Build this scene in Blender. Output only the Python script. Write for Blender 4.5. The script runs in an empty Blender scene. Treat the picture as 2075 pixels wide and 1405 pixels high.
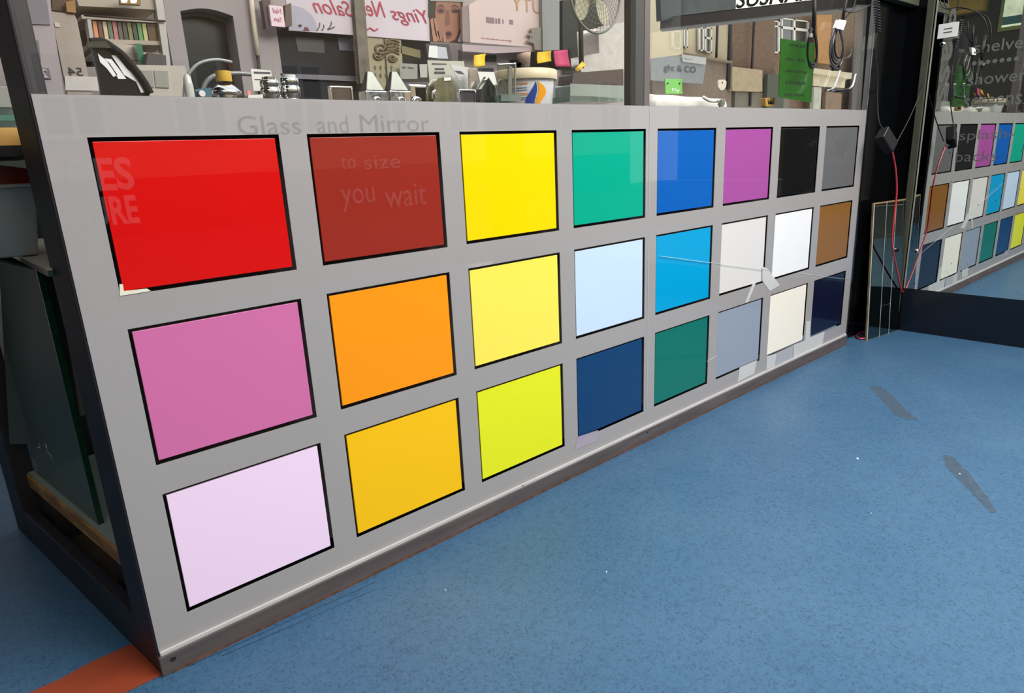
import bpy, math, random
import numpy as np
random.seed(7)
C = bpy.context.scene.collection
PI = math.pi
# ------------------------------------------------------------------ camera
AZ, EL, RO = 0.7091, -0.2776, -0.0478
CAM = np.array([-0.2454, -1.3809, 1.0105])
F = 1348.5
_f = np.array([math.sin(AZ)*math.cos(EL), math.cos(AZ)*math.cos(EL), math.sin(EL)])
_r = np.array([math.cos(AZ), -math.sin(AZ), 0.0]); _u = np.cross(_r, _f)
R_ = math.cos(RO)*_r + math.sin(RO)*_u; U_ = -math.sin(RO)*_r + math.cos(RO)*_u
def ray(u, v): return (u-1037.5)/F*R_ - (v-702.5)/F*U_ + _f
def PY(u, v, y): d = ray(u, v); return CAM + (y-CAM[1])/d[1]*d      # point at depth y of the shop
def PX(u, v, x): d = ray(u, v); return CAM + (x-CAM[0])/d[0]*d
def PZ(u, v, z): d = ray(u, v); return CAM + (z-CAM[2])/d[2]*d
def rect(u0, v0, u1, v1, y):
    a, b = PY(u0, v0, y), PY(u1, v1, y); return a[0], b[0], b[2], a[2]    # x0 x1 z0 z1
cd = bpy.data.cameras.new('camera'); cam = bpy.data.objects.new('camera', cd); C.objects.link(cam)
cd.sensor_width = 36; cd.sensor_fit = 'HORIZONTAL'; cd.lens = F/2075*36; cd.clip_start = 0.02; cd.clip_end = 200
from mathutils import Matrix, Vector
cam.matrix_world = Matrix([[R_[0], U_[0], -_f[0], CAM[0]], [R_[1], U_[1], -_f[1], CAM[1]], [R_[2], U_[2], -_f[2], CAM[2]], [0, 0, 0, 1]])
bpy.context.scene.camera = cam

# ------------------------------------------------------------------ materials
def lin(c): return tuple(((x/255)/12.92 if x/255 <= .04045 else ((x/255+.055)/1.055)**2.4) for x in c)
def _nt(name):
    m = bpy.data.materials.new(name); m.use_nodes = True; nt = m.node_tree; return m, nt, nt.nodes, nt.links
def mat(name, rgb, rough=.5, metal=0, var=.06, scale=8, coat=0, spec=.5, bump=0, bscale=60, trans=None, emit=0, stretch=None):
    m, nt, N, L = _nt(name); b = N['Principled BSDF']; c = lin(rgb)
    tc = N.new('ShaderNodeTexCoord'); no = N.new('ShaderNodeTexNoise'); no.inputs['Scale'].default_value = scale; no.inputs['Detail'].default_value = 5
    mp = N.new('ShaderNodeMapping'); L.new(tc.outputs['Object'], mp.inputs[0]); L.new(mp.outputs[0], no.inputs['Vector'])
    if stretch: mp.inputs['Scale'].default_value = stretch
    cr = N.new('ShaderNodeValToRGB'); e = cr.color_ramp.elements
    e[0].position = .3; e[1].position = .7
    e[0].color = (*[max(0, x*(1-var)) for x in c], 1); e[1].color = (*[min(1, x*(1+var)) for x in c], 1)
    L.new(no.outputs['Fac'], cr.inputs[0]); L.new(cr.outputs[0], b.inputs['Base Color'])
    b.inputs['Roughness'].default_value = rough; b.inputs['Metallic'].default_value = metal
    b.inputs['Specular IOR Level'].default_value = spec; b.inputs['Coat Weight'].default_value = coat; b.inputs['Coat Roughness'].default_value = .01
    if emit: L.new(cr.outputs[0], b.inputs['Emission Color']); b.inputs['Emission Strength'].default_value = emit
    if bump:
        n2 = N.new('ShaderNodeTexNoise'); n2.inputs['Scale'].default_value = bscale; L.new(tc.outputs['Object'], n2.inputs['Vector'])
        bp = N.new('ShaderNodeBump'); bp.inputs['Strength'].default_value = bump; bp.inputs['Distance'].default_value = .01
        L.new(n2.outputs['Fac'], bp.inputs['Height']); L.new(bp.outputs[0], b.inputs['Normal'])
    if trans is not None:      # share of light let straight through
        t = N.new('ShaderNodeBsdfTransparent'); mx = N.new('ShaderNodeMixShader'); mx.inputs[0].default_value = trans
        L.new(b.outputs[0], mx.inputs[1]); L.new(t.outputs[0], mx.inputs[2]); L.new(mx.outputs[0], N['Material Output'].inputs[0])
    return m
def glass(name, tint=(255, 255, 255), haze=0.0, f0=.04, rough=0.0, hz=(200, 205, 200)):
    m, nt, N, L = _nt(name); N.remove(N['Principled BSDF'])
    t = N.new('ShaderNodeBsdfTransparent'); t.inputs[0].default_value = (*lin(tint), 1)
    g = N.new('ShaderNodeBsdfGlossy'); g.inputs['Roughness'].default_value = rough
    lw = N.new('ShaderNodeLayerWeight'); lw.inputs[0].default_value = .5
    p = N.new('ShaderNodeMath'); p.operation = 'POWER'; p.inputs[1].default_value = 5; L.new(lw.outputs['Facing'], p.inputs[0])
    q = N.new('ShaderNodeMath'); q.operation = 'MULTIPLY_ADD'; q.inputs[1].default_value = 1-f0; q.inputs[2].default_value = f0; L.new(p.outputs[0], q.inputs[0])
    mx = N.new('ShaderNodeMixShader'); L.new(q.outputs[0], mx.inputs[0]); L.new(g.outputs[0], mx.inputs[2])
    if haze:
        d = N.new('ShaderNodeBsdfDiffuse'); d.inputs[0].default_value = (*lin(hz), 1)
        no = N.new('ShaderNodeTexNoise'); no.inputs['Scale'].default_value = 3; tc = N.new('ShaderNodeTexCoord'); L.new(tc.outputs['Object'], no.inputs['Vector'])
        mm = N.new('ShaderNodeMath'); mm.operation = 'MULTIPLY'; mm.inputs[1].default_value = haze*2; L.new(no.outputs['Fac'], mm.inputs[0])
        h = N.new('ShaderNodeMixShader'); L.new(mm.outputs[0], h.inputs[0]); L.new(t.outputs[0], h.inputs[1]); L.new(d.outputs[0], h.inputs[2]); L.new(h.outputs[0], mx.inputs[1])
    else: L.new(t.outputs[0], mx.inputs[1])
    L.new(mx.outputs[0], N['Material Output'].inputs[0]); return m

def floor_mat():
    m, nt, N, L = _nt('blue_vinyl'); b = N['Principled BSDF']; tc = N.new('ShaderNodeTexCoord')
    def noise(s, d=4, r=.6):
        n = N.new('ShaderNodeTexNoise'); n.inputs['Scale'].default_value = s; n.inputs['Detail'].default_value = d; n.inputs['Roughness'].default_value = r; L.new(tc.outputs['Object'], n.inputs['Vector']); return n
    def ramp(n, stops, out='Fac'):
        r = N.new('ShaderNodeValToRGB'); e = r.color_ramp.elements
        e[0].position, e[0].color = stops[0][0], (*stops[0][1], 1); e[1].position, e[1].color = stops[1][0], (*stops[1][1], 1)
        for s in stops[2:]: x = e.new(s[0]); x.color = (*s[1], 1)
        L.new(n.outputs[out], r.inputs[0]); return r
    base = ramp(noise(1.6, 3), [(.3, lin((57, 96, 129))), (.7, lin((72, 108, 138)))])
    speck = ramp(noise(190, 3, .75), [(.33, (.45, .45, .47)), (.47, (1, 1, 1)), (.62, (1, 1, 1)), (.72, (1.3, 1.25, 1.2))])
    blot = ramp(noise(55, 5, .7), [(.3, (.78, .8, .82)), (.5, (1, 1, 1)), (.75, (1.06, 1.06, 1.05))])
    m1 = N.new('ShaderNodeMix'); m1.data_type = 'RGBA'; m1.blend_type = 'MULTIPLY'; m1.inputs[0].default_value = 1
    L.new(base.outputs[0], m1.inputs[6]); L.new(speck.outputs[0], m1.inputs[7])
    m2 = N.new('ShaderNodeMix'); m2.data_type = 'RGBA'; m2.blend_type = 'MULTIPLY'; m2.inputs[0].default_value = 1
    L.new(m1.outputs[2], m2.inputs[6]); L.new(blot.outputs[0], m2.inputs[7]); L.new(m2.outputs[2], b.inputs['Base Color'])
    b.inputs['Roughness'].default_value = .42; b.inputs['Specular IOR Level'].default_value = .35
    bp = N.new('ShaderNodeBump'); bp.inputs['Strength'].default_value = .12; bp.inputs['Distance'].default_value = .002
    L.new(noise(260, 2).outputs['Fac'], bp.inputs['Height']); L.new(bp.outputs[0], b.inputs['Normal']); return m
def mirror_mat(name, spots=True, tint=(.80, .83, .79)):
    m, nt, N, L = _nt(name); b = N['Principled BSDF']; b.inputs['Metallic'].default_value = 1; b.inputs['Roughness'].default_value = 0
    b.inputs['Base Color'].default_value = (*tint, 1)
    if spots:
        tc = N.new('ShaderNodeTexCoord'); n = N.new('ShaderNodeTexNoise'); n.inputs['Scale'].default_value = 55; n.inputs['Detail'].default_value = 3; L.new(tc.outputs['Object'], n.inputs['Vector'])
        r = N.new('ShaderNodeValToRGB'); e = r.color_ramp.elements; e[0].position = .27; e[0].color = (.25, .25, .22, 1); e[1].position = .33; e[1].color = (*tint, 1)
        L.new(n.outputs['Fac'], r.inputs[0]); L.new(r.outputs[0], b.inputs['Base Color'])
    return m
def brick_mat(name, c1, c2, mortar, scale=4):
    m, nt, N, L = _nt(name); b = N['Principled BSDF']; tc = N.new('ShaderNodeTexCoord'); mp = N.new('ShaderNodeMapping'); mp.inputs['Rotation'].default_value = (PI/2, 0, 0)
    br = N.new('ShaderNodeTexBrick'); br.inputs['Scale'].default_value = scale
    L.new(tc.outputs['Object'], mp.inputs[0]); L.new(mp.outputs[0], br.inputs['Vector'])
    br.inputs['Color1'].default_value = (*lin(c1), 1); br.inputs['Color2'].default_value = (*lin(c2), 1); br.inputs['Mortar'].default_value = (*lin(mortar), 1); br.inputs['Mortar Size'].default_value = .012
    L.new(br.outputs[0], b.inputs['Base Color']); b.inputs['Roughness'].default_value = .9; return m
def wood_mat(name, a, b_, scale=3):
    m, nt, N, L = _nt(name); b = N['Principled BSDF']; tc = N.new('ShaderNodeTexCoord'); w = N.new('ShaderNodeTexWave'); w.inputs['Scale'].default_value = scale; w.inputs['Distortion'].default_value = 6; w.inputs['Detail'].default_value = 3; w.inputs['Detail Scale'].default_value = 2
    w.bands_direction = 'Z'; L.new(tc.outputs['Object'], w.inputs['Vector'])
    r = N.new('ShaderNodeValToRGB'); r.color_ramp.elements[0].color = (*lin(a), 1); r.color_ramp.elements[1].color = (*lin(b_), 1)
    L.new(w.outputs[0], r.inputs[0]); L.new(r.outputs[0], b.inputs['Base Color']); b.inputs['Roughness'].default_value = .5; return m
_M = {}
def M(rgb, rough=.5, **k):
    key = (rgb, rough, tuple(sorted(k.items())))
    if key not in _M: _M[key] = mat('paint_%d_%d_%d' % rgb, rgb, rough, **k)
    return _M[key]
BRUSH = mat('brushed_steel', (108, 108, 104), .35, 1, var=.1)
CHROME = mat('chrome', (205, 205, 205), .06, 1, var=.02, bump=.05, bscale=20)
DARKMETAL = mat('dark_bronze_metal', (78, 70, 68), .45, .3, var=.12, scale=30)
BLACK = mat('black_gloss', (9, 10, 12), .12, spec=.3)
BLACKM = mat('black_matt', (14, 14, 15), .6, spec=.2)
CLEAR = glass('clear_glass'); GREENGL = mat('grey_green_sheet', (104, 120, 112), .35, trans=.45, spec=.2)
ACRYL = glass('clear_acrylic', (235, 235, 228), .05)
MIRROR = mirror_mat('mirror_silver'); WHITE = M((232, 230, 226), .5)
EDGEGREEN = mat('glass_edge_green', (12, 54, 36), .15, var=.5, scale=25, coat=.6)

# ------------------------------------------------------------------ mesh helpers
class MB:
    def __init__(s): s.v = []; s.f = []; s.m = []; s.sm = []; s.mi = 0; s.smooth = False
    def add(s, vs, fs):
        o = len(s.v); s.v += [tuple(map(float, q)) for q in vs]
        for f in fs: s.f.append(tuple(o+i for i in f)); s.m.append(s.mi); s.sm.append(s.smooth)
        return s
    def hexa(s, p): # 8 points: bottom 4, top 4
        return s.add(p, [(3, 2, 1, 0), (4, 5, 6, 7), (0, 1, 5, 4), (1, 2, 6, 5), (2, 3, 7, 6), (3, 0, 4, 7)])
    def box(s, x0, x1, y0, y1, z0, z1):
        return s.hexa([(x0, y0, z0), (x1, y0, z0), (x1, y1, z0), (x0, y1, z0), (x0, y0, z1), (x1, y0, z1), (x1, y1, z1), (x0, y1, z1)])
    def obox(s, c, a, b, d): # centre + three half axes
        c, a, b, d = map(np.array, (c, a, b, d))
        return s.hexa([c-a-b-d, c+a-b-d, c+a+b-d, c-a+b-d, c-a-b+d, c+a-b+d, c+a+b+d, c-a+b+d])
    def prism(s, poly, off): # polygon (list of 3D points) extruded by vector off
        n = len(poly); off = np.array(off); a = [np.array(p, float) for p in poly]
        return s.add(a+[p+off for p in a], [tuple(range(n)), tuple(range(2*n-1, n-1, -1))]+[(i, i+n, (i+1) % n+n, (i+1) % n)[::-1] for i in range(n)])
    def xz(s, pts, y, t): return s.prism([(p[0], y, p[1]) for p in pts], (0, t, 0))
    def gpx(s, pts, y, t):     # outline at depth y whose last two corners are dropped to the ground
        P = [PY(a, b, y) for a, b in pts]; P[-1] = np.array([P[-1][0], y, 0.0]); P[-2] = np.array([P[-2][0], y, 0.0]); return s.prism(P, (0, t, 0))
    def px(s, pts, y, t): return s.prism([PY(a, b, y) for a, b in pts], (0, t, 0))   # outline at depth y
    def tube(s, path, r, n=10, close=False, rs=None):
        P = [np.array(p, float) for p in path]; k = len(P); vs = []; nrm = None
        for i, p in enumerate(P):
            t = (P[(i+1) % k]-P[i-1]) if close else (P[min(i+1, k-1)]-P[max(i-1, 0)])
            t = t/(np.linalg.norm(t)+1e-12)
            if nrm is None:
                a = np.array([0, 0, 1.]) if abs(t[2]) < .9 else np.array([1., 0, 0]); nrm = np.cross(t, a)
            nrm = nrm-t*(nrm@t); nrm /= np.linalg.norm(nrm); b = np.cross(t, nrm); rr = rs[i] if rs else r
            vs += [p+rr*(math.cos(2*PI*j/n)*nrm+math.sin(2*PI*j/n)*b) for j in range(n)]
        fs = [(i*n+j, i*n+(j+1) % n, ((i+1) % k)*n+(j+1) % n, ((i+1) % k)*n+j) for i in range(k if close else k-1) for j in range(n)]
        if not close: fs += [tuple(range(n-1, -1, -1)), tuple((k-1)*n+j for j in range(n))]
        q = s.smooth; s.smooth = True; s.add(vs, fs); s.smooth = q; return s
    def lathe(s, c, prof, n=32, axis=(0, 0, 1)):
        c = np.array(c, float); ax = np.array(axis, float); ax /= np.linalg.norm(ax)
        a = np.cross(ax, [0, 1, 0] if abs(ax[1]) < .9 else [1, 0, 0]); a /= np.linalg.norm(a); b = np.cross(ax, a); vs = []
        for r, h in prof: vs += [c+ax*h+r*(math.cos(2*PI*j/n)*a+math.sin(2*PI*j/n)*b) for j in range(n)]
        k = len(prof); q = s.smooth; s.smooth = True
        s.add(vs, [(i*n+j, i*n+(j+1) % n, (i+1)*n+(j+1) % n, (i+1)*n+j) for i in range(k-1) for j in range(n)])
        s.smooth = False; s.add(vs[:n], [tuple(range(n-1, -1, -1))]); s.add(vs[-n:], [tuple(range(n))]); s.smooth = q; return s
_loc = {}
def obj(name, mb, m, parent=None, bevel=0, label=None):
    V = np.array(mb.v)
    if parent is not None: o0 = _loc[parent.name]
    else: o0 = np.array([(V[:, 0].min()+V[:, 0].max())/2, (V[:, 1].min()+V[:, 1].max())/2, V[:, 2].min()])
    me = bpy.data.meshes.new(name); me.from_pydata([tuple(p) for p in V-o0], [], mb.f); me.validate(); 
    for x in (m if isinstance(m, (list, tuple)) else [m]): me.materials.append(x)
    if len(me.polygons) == len(mb.f):
        for p, mi, sm in zip(me.polygons, mb.m, mb.sm): p.material_index = mi; p.use_smooth = sm
    me.update(); o = bpy.data.objects.new(name, me); C.objects.link(o)
    if parent is not None:
        o.parent = parent
        if parent.type != 'EMPTY': pass
        _loc[o.name] = o0
    else: o.location = o0; _loc[o.name] = o0
    if bevel:
        b = o.modifiers.new('bevel', 'BEVEL'); b.width = bevel; b.segments = 2; b.limit_method = 'ANGLE'
    if label: o['label'] = label
    return o
def tag(o, label, cat, group=None):
    o['label'] = label; o['category'] = cat
    if group: o['group'] = group
    return o
def thing(name, label, cat, loc, group=None):
    o = bpy.data.objects.new(name, None); C.objects.link(o); o.empty_display_size = .05
    o.location = tuple(map(float, loc)); _loc[o.name] = np.array(loc, float); return tag(o, label, cat, group)
def struct(name, mb, m, bevel=0):
    o = obj(name, mb, m, None, bevel); o['kind'] = 'structure'; return o
def smooth_path(pts, n=8):
    P = [np.array(p, float) for p in pts]; P = [2*P[0]-P[1]]+P+[2*P[-1]-P[-2]]; out = []
    for i in range(1, len(P)-2):
        for k in range(n):
            t = k/n; a, b, c, d = P[i-1:i+3]
            out.append(.5*((2*b)+(-a+c)*t+(2*a-5*b+4*c-d)*t*t+(-a+3*b-3*c+d)*t**3))
    return out+[P[-2]]
def glyphs(text, shear=0, bold=0):
    cu = bpy.data.curves.new('t', 'FONT'); cu.body = text; cu.shear = shear; cu.offset = bold; cu.resolution_u = 3
    o = bpy.data.objects.new('t', cu); C.objects.link(o); dg = bpy.context.evaluated_depsgraph_get(); dg.update()
    me = bpy.data.meshes.new_from_object(o.evaluated_get(dg)); V = np.array([v.co[:] for v in me.vertices]); Fs = [tuple(p.vertices) for p in me.polygons]
    bpy.data.objects.remove(o); bpy.data.curves.remove(cu); bpy.data.meshes.remove(me); return V, Fs
def letters(mb, text, o, ax, up, w, h, depth=(0, -.0006, 0), mirror=False, shear=0, bold=0):
    """text fitted into the rectangle at corner o (lower left as read) spanned by unit ax*w and unit up*h"""
    V, Fs = glyphs(text, shear, bold)
    if len(V) == 0: return mb
    a, b = V.min(0), V.max(0); t = (V-a)/np.maximum(b-a, 1e-6)
    if mirror: t[:, 0] = 1-t[:, 0]
    o, ax, up, dp = map(lambda q: np.array(q, float), (o, ax, up, depth))
    P = [o+ax*w*q[0]+up*h*q[1] for q in t]; n = len(P)
    mb.add(P+[p+dp for p in P], Fs+[tuple(i+n for i in f[::-1]) for f in Fs]); return mb
def ltr(mb, text, u0, v0, u1, v1, y, **k): # lettering in an upright rectangle at depth y
    x0, x1, z0, z1 = rect(u0, v0, u1, v1, y); return letters(mb, text, (x0, y, z0), (1, 0, 0), (0, 0, 1), x1-x0, z1-z0, **k)
def pbox(u0, v0, u1, v1, y, t, mb=None, z0=None):
    x0, x1, a, b = rect(u0, v0, u1, v1, y); return (mb or MB()).box(x0, x1, y, y+t, a if z0 is None else z0, b)

# ------------------------------------------------------------------ setting
S = .4
def gx(X): return X*S
def gz(Z): return (Z+2.69)*S
mb = MB(); mb.box(-2.9, 3.68, -4.2, 6.0, -.05, 0); struct('floor', mb, floor_mat())
mb = MB(); mb.box(-12, 24, -13, -4.2, -.06, -.01); struct('pavement', mb, mat('asphalt', (74, 74, 76), .8, var=.1))
mb = MB(); mb.box(-3.0, -2.9, -4.0, 5.0, 0, 3.4); struct('shade_wall', mb, mat('shade_wall_dark', (46, 44, 42), .7))  # unseen wall added to darken the floor and reflections at left
mb = MB(); mb.box(-2.9, -.25, -1.1, 4.0, 2.7, 2.8); struct('shade_slab', mb, mat('shade_slab_dark', (60, 58, 56), .8))  # unseen slab added overhead to shade the left floor
mb = MB(); mb.box(-12.2, -12, -12.4, 8, 0, 7); struct('horizon_blocker', mb, mat('horizon_blocker_brown', (90, 80, 70), .9))  # unseen wall added to keep the bright horizon out of grazing reflections
TOP = gz(.172); ZB = gz(-2.56)   # film top, rail top
XL, XR = -.066, gx(8.0)
# frosted panel with 24 cut-outs
W_, PZ_, H_ = .8487, .8521, .6939
xb = [XL]; zb = [TOP]
for c in range(8): xb += [gx(c), gx(c+W_)]
xb.append(XR)
for r in range(3): zb += [gz(-r*PZ_), gz(-r*PZ_-H_)]
zb.append(ZB-.004)
mb = MB(); th = .002
hole = lambda i, j: i % 2 == 1 and j % 2 == 1
ni, nj = len(xb)-1, len(zb)-1
for i in range(ni):
    for j in range(nj):
        if hole(i, j): continue
        x0, x1, z1, z0 = xb[i], xb[i+1], zb[j], zb[j+1]
        mb.add([(x0, -th, z0), (x1, -th, z0), (x1, -th, z1), (x0, -th, z1), (x0, 0, z0), (x1, 0, z0), (x1, 0, z1), (x0, 0, z1)], [(0, 1, 2, 3), (7, 6, 5, 4)])
        o = len(mb.v)-8
        def side(a, b, c, d): mb.f.append((o+a, o+b, o+c, o+d)); mb.m.append(0); mb.sm.append(False)
        if i == 0 or hole(i-1, j): side(0, 3, 7, 4)
        if i == ni-1 or hole(i+1, j): side(1, 5, 6, 2)
        if j == 0 or hole(i, j-1): side(3, 2, 6, 7)
        if j == nj-1 or hole(i, j+1): side(0, 4, 5, 1)
FILM = mat('frosted_film', (161, 157, 155), .55, var=.035, scale=1.2, coat=1, spec=.2)
tag(obj('frosted_panel', mb, FILM), 'long grey frosted glass panel with three rows of cut-out rectangles, standing on the bronze rail', 'frosted panel')
SW = [[((214, 14, 12), 'bright red', 'above the rose pink one'), ((150, 44, 32), 'brick red', 'between bright red and bright yellow'), ((250, 214, 2), 'bright yellow', 'above the pale lemon one'), ((0, 166, 136), 'jade green', 'above the ice blue one'),
       ((0, 92, 178), 'royal blue', 'above the cyan one'), ((164, 78, 153), 'orchid purple', 'between royal blue and black'), ((8, 9, 9), 'glossy black', 'above the pure white one'), ((112, 112, 113), 'plain mid grey', 'above the bronze brown one')],
      [((210, 112, 165), 'rose pink', 'below the bright red one'), ((255, 153, 0), 'orange', 'below the brick red one'), ((250, 233, 88), 'pale lemon yellow', 'above the lime yellow one'), ((200, 222, 246), 'pale ice blue', 'below the jade green one'),
       ((0, 158, 210), 'cyan blue', 'below the royal blue one'), ((222, 218, 214), 'off-white', 'below the orchid purple one'), ((242, 242, 242), 'pure white', 'below the glossy black one'), ((138, 92, 38), 'bronze brown', 'below the mid grey one')],
      [((250, 222, 248), 'pale lilac pink', 'below the rose pink one'), ((255, 198, 0), 'amber yellow', 'below the orange one'), ((232, 237, 28), 'lime yellow', 'below the pale lemon one'), ((8, 60, 108), 'petrol blue', 'below the ice blue one'),
       ((0, 112, 99), 'dark teal green', 'below the cyan one'), ((146, 156, 172), 'silver grey', 'below the off-white one'), ((248, 241, 226), 'cream white', 'below the pure white one'), ((13, 17, 44), 'midnight navy', 'below the bronze brown one')]]
for r in range(3):
    for c in range(8):
        rgb, nm, wh = SW[r][c]; m_ = .018
        mb = MB().box(gx(c+m_), gx(c+W_-m_), .002, .008, gz(-r*PZ_-H_+m_), gz(-r*PZ_-m_))
        m = mat('back_painted_glass_%s' % nm.replace(' ', '_'), rgb, .3, var=.015, scale=2, coat=.55, spec=.1) if not (r == 0 and c in (6, 7)) else mat('back_painted_glass_%s' % nm.replace(' ', '_'), rgb, .05, var=.03, scale=2, coat=1, spec=.8)
        tag(obj('glass_sample', mb, m, bevel=.0008), '%s glass colour sample in the frosted panel, %s' % (nm, wh), 'glass sample', 'colour samples in the frosted panel')

# ------------------------------------------------------------------ cabinet frame
nx, ny = -.155, .988           # direction of the cabinet's left side
def sd(t, off=0): return (-.070+nx*t+off*ny, 0+ny*t-off*nx)      # point along the side (off = inwards)
def sidebox(mb, t0, t1, o0, o1, z0, z1):
    p = [sd(t0, o0), sd(t0, o1), sd(t1, o1), sd(t1, o0)]
    return mb.hexa([(a, b, z0) for a, b in p]+[(a, b, z1) for a, b in p])
fr = thing('display_cabinet', 'dark bronze metal frame of the shop window display around the colour samples', 'display cabinet', (0, 0, 0))
mb = MB(); sidebox(mb, .001, .10, 0, .03, 0, 2.0); obj('corner_post', mb, mat('dark_post', (50, 46, 50), .5, .2, scale=20), fr, .004)
mb = MB(); sidebox(mb, .86, .985, 0, .05, 0, 2.0); obj('rear_post', mb, mat('dark_post2', (40, 37, 37), .5, .2, scale=20), fr, .003)
mb = MB(); sidebox(mb, .10, .86, 0, .03, 0, .10); obj('side_rail', mb, mat('side_rail_metal', (46, 48, 56), .5, .3, scale=15), fr, .003)
mb = MB().box(-.070, XR+.01, -.010, .012, 0, gz(-2.572)); fr_r = obj('front_rail', mb, mat('rail_metal', (98, 88, 86), .5, .3, var=.22, scale=14, stretch=(.3, 1, 3)), fr, .002)
mb = MB().box(-.066, XR, -.009, -.002, gz(-2.572), gz(-2.545)); obj('sealant_bead', mb, M((190, 188, 185), .5), fr, .002)
mb = MB().box(-.05, XR, -.0115, -.0095, .0, .006); obj('rust_line', mb, mat('rust', (92, 62, 48), .9, var=.4, scale=60), fr)
for (u, v, rr) in ((351, 1336, .0055), (1060, 984, .002), (1312, 877, .004)):
    p = PY(u, v, -.0105); mb = MB().lathe((p[0], -.0102, p[2]), [(rr, 0), (rr, .0006), (rr*.62, .0008), (rr*.55, .0002)], 20, (0, -1, 0))
    obj('screw_hole', mb, M((26, 24, 24), .5), fr_r)
x0, x1, _, _ = rect(1262, 100, 1303, 100, .004)
mb = MB().box(gx(3.735), gx(3.835), .004, .05, TOP-.06, 2.0); obj('mullion', mb, mat('mullion_metal', (66, 58, 54), .5, .2, var=.15, scale=6, stretch=(1, 1, .2)), fr, .002)
mb = MB().box(gx(3.837), gx(3.905), .002, .05, TOP-.06, 2.0); obj('mullion_edge_strip', mb, mat('mullion_edge', (112, 102, 102), .4, .2, var=.1, scale=5), fr, .002)
mb = MB().box(-.066, 3.22, .055, .065, .11, TOP-.04); obj('dark_gap_backing', mb, mat('gap_backing_dark', (98, 92, 92), .8, var=.35, scale=6, spec=.1), fr)  # sheet added to stand for the dark interior behind the gaps
mb = MB().box(-.12, 3.2, .87, .89, .03, 1.10); obj('dark_backdrop', mb, mat('backdrop_dark', (58, 64, 60), .7, var=.3, scale=4, spec=.1), fr)  # backdrop added in place of the dim cabinet interior
mb = MB().box(-.03, 3.20, .012, .62, TOP-.035, TOP-.015); obj('shelf_top', mb, mat('shelf_grey', (70, 68, 64), .5), fr)
SH = TOP-.015
mb = MB().box(XR, XR+.006, -.003, .02, .02, 2.0); obj('right_edge_trim', mb, mat('edge_trim', (150, 146, 148), .3, .4), fr)
mb = MB().box(XR+.006, XR+.03, -.001, .05, .0, 2.0); obj('right_post', mb, BLACK, fr)
# seam of the two frosted sheets
mb = MB().box(gx(3.889), gx(3.897), -.0030, -.002, ZB, TOP); obj('panel_seam', mb, mat('seam_film', (178, 176, 178), .5), fr)

mb = MB().box(-.062, gx(3.835), -.002, .002, TOP+.0005, 2.0); struct('window_1', mb, glass('window_glass', (252, 253, 252), f0=.018))
mb = MB().box(gx(3.906), XR, -.002, .002, TOP+.0005, 2.0); struct('window_2', mb, glass('window_glass_b', (252, 253, 252), f0=.015))

# platform and shelf seen through the side pane
mb = MB(); p = [sd(.11, .03), sd(.86, .03), (3.15, .86), (3.15, .11)]
pf = thing('display_platform', 'wooden display platform with green-grey glass top, inside the left end of the cabinet', 'platform', (0, .4, .1))
mb.prism([(a, b, .168) for a, b in p], (0, 0, .034)); obj('wood_board', mb, wood_mat('plywood', (150, 104, 52), (196, 146, 82), 4), pf, .001)
p2 = [sd(.13, .034), sd(.86, .034), (3.15, .86), (3.15, .10)]
mb = MB().prism([(a, b, .2025) for a, b in p2], (0, 0, .006)); obj('glass_top', mb, mat('greygreen_glass', (150, 163, 155), .15, coat=.6), pf)
for t in (.17, .72):
    mb = MB(); sidebox(mb, t, t+.12, .04, .2, .03, .168); obj('support_block', mb, M((38, 36, 36), .6), pf)
mb = MB(); sidebox(mb, .12, .84, .03, .3, .0, .03); tag(obj('base_board', mb, M((92, 78, 64), .8, var=.2)), 'brown board lying on the floor under the wooden platform', 'board')

a = PZ(204, 1061, .209); b_ = PZ(88, 965, .209); d = (b_-a); L_ = np.linalg.norm(d); d = d/L_; n_ = np.array([d[1], -d[0], 0])
gs = thing('glass_sheet', 'thick clear glass sheet with dark green edge, standing upright on the platform', 'glass sheet', a)
mb = MB().prism([a+n_*.006, a-n_*.006, a+d*.55-n_*.006, a+d*.55+n_*.006], (0, 0, .615)); obj('pane', mb, GREENGL, gs)
mb = MB().prism([a+n_*.0065-d*.004, a-n_*.0065-d*.004, a-n_*.0065, a+n_*.0065], (0, 0, .615)); obj('polished_edge', mb, EDGEGREEN, gs, label='dark green polished edge')
a2, b2, c2 = PZ(0, 500, .85), PZ(95, 549, .85), PZ(150, 545, .85)
us = thing('upper_shelf', 'cream glass shelf with dark green front edge, behind the left corner post', 'shelf', b2)
dd = (a2-b2); back = b2+dd*2.6; xx = c2+np.array([.25, 0, 0])
mb = MB().prism([b2, xx, (xx[0], back[1], .85), back], (0, 0, .004)); obj('shelf_cover', mb, mat('cream_board', (150, 142, 128), .4), us)
mb = MB().prism([b2+(0, 0, -.011), xx+np.array([0, 0, -.011]), (xx[0], back[1], .839), back+np.array([0, 0, -.011])], (0, 0, .011)); obj('shelf_pane', mb, EDGEGREEN, us)
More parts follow.
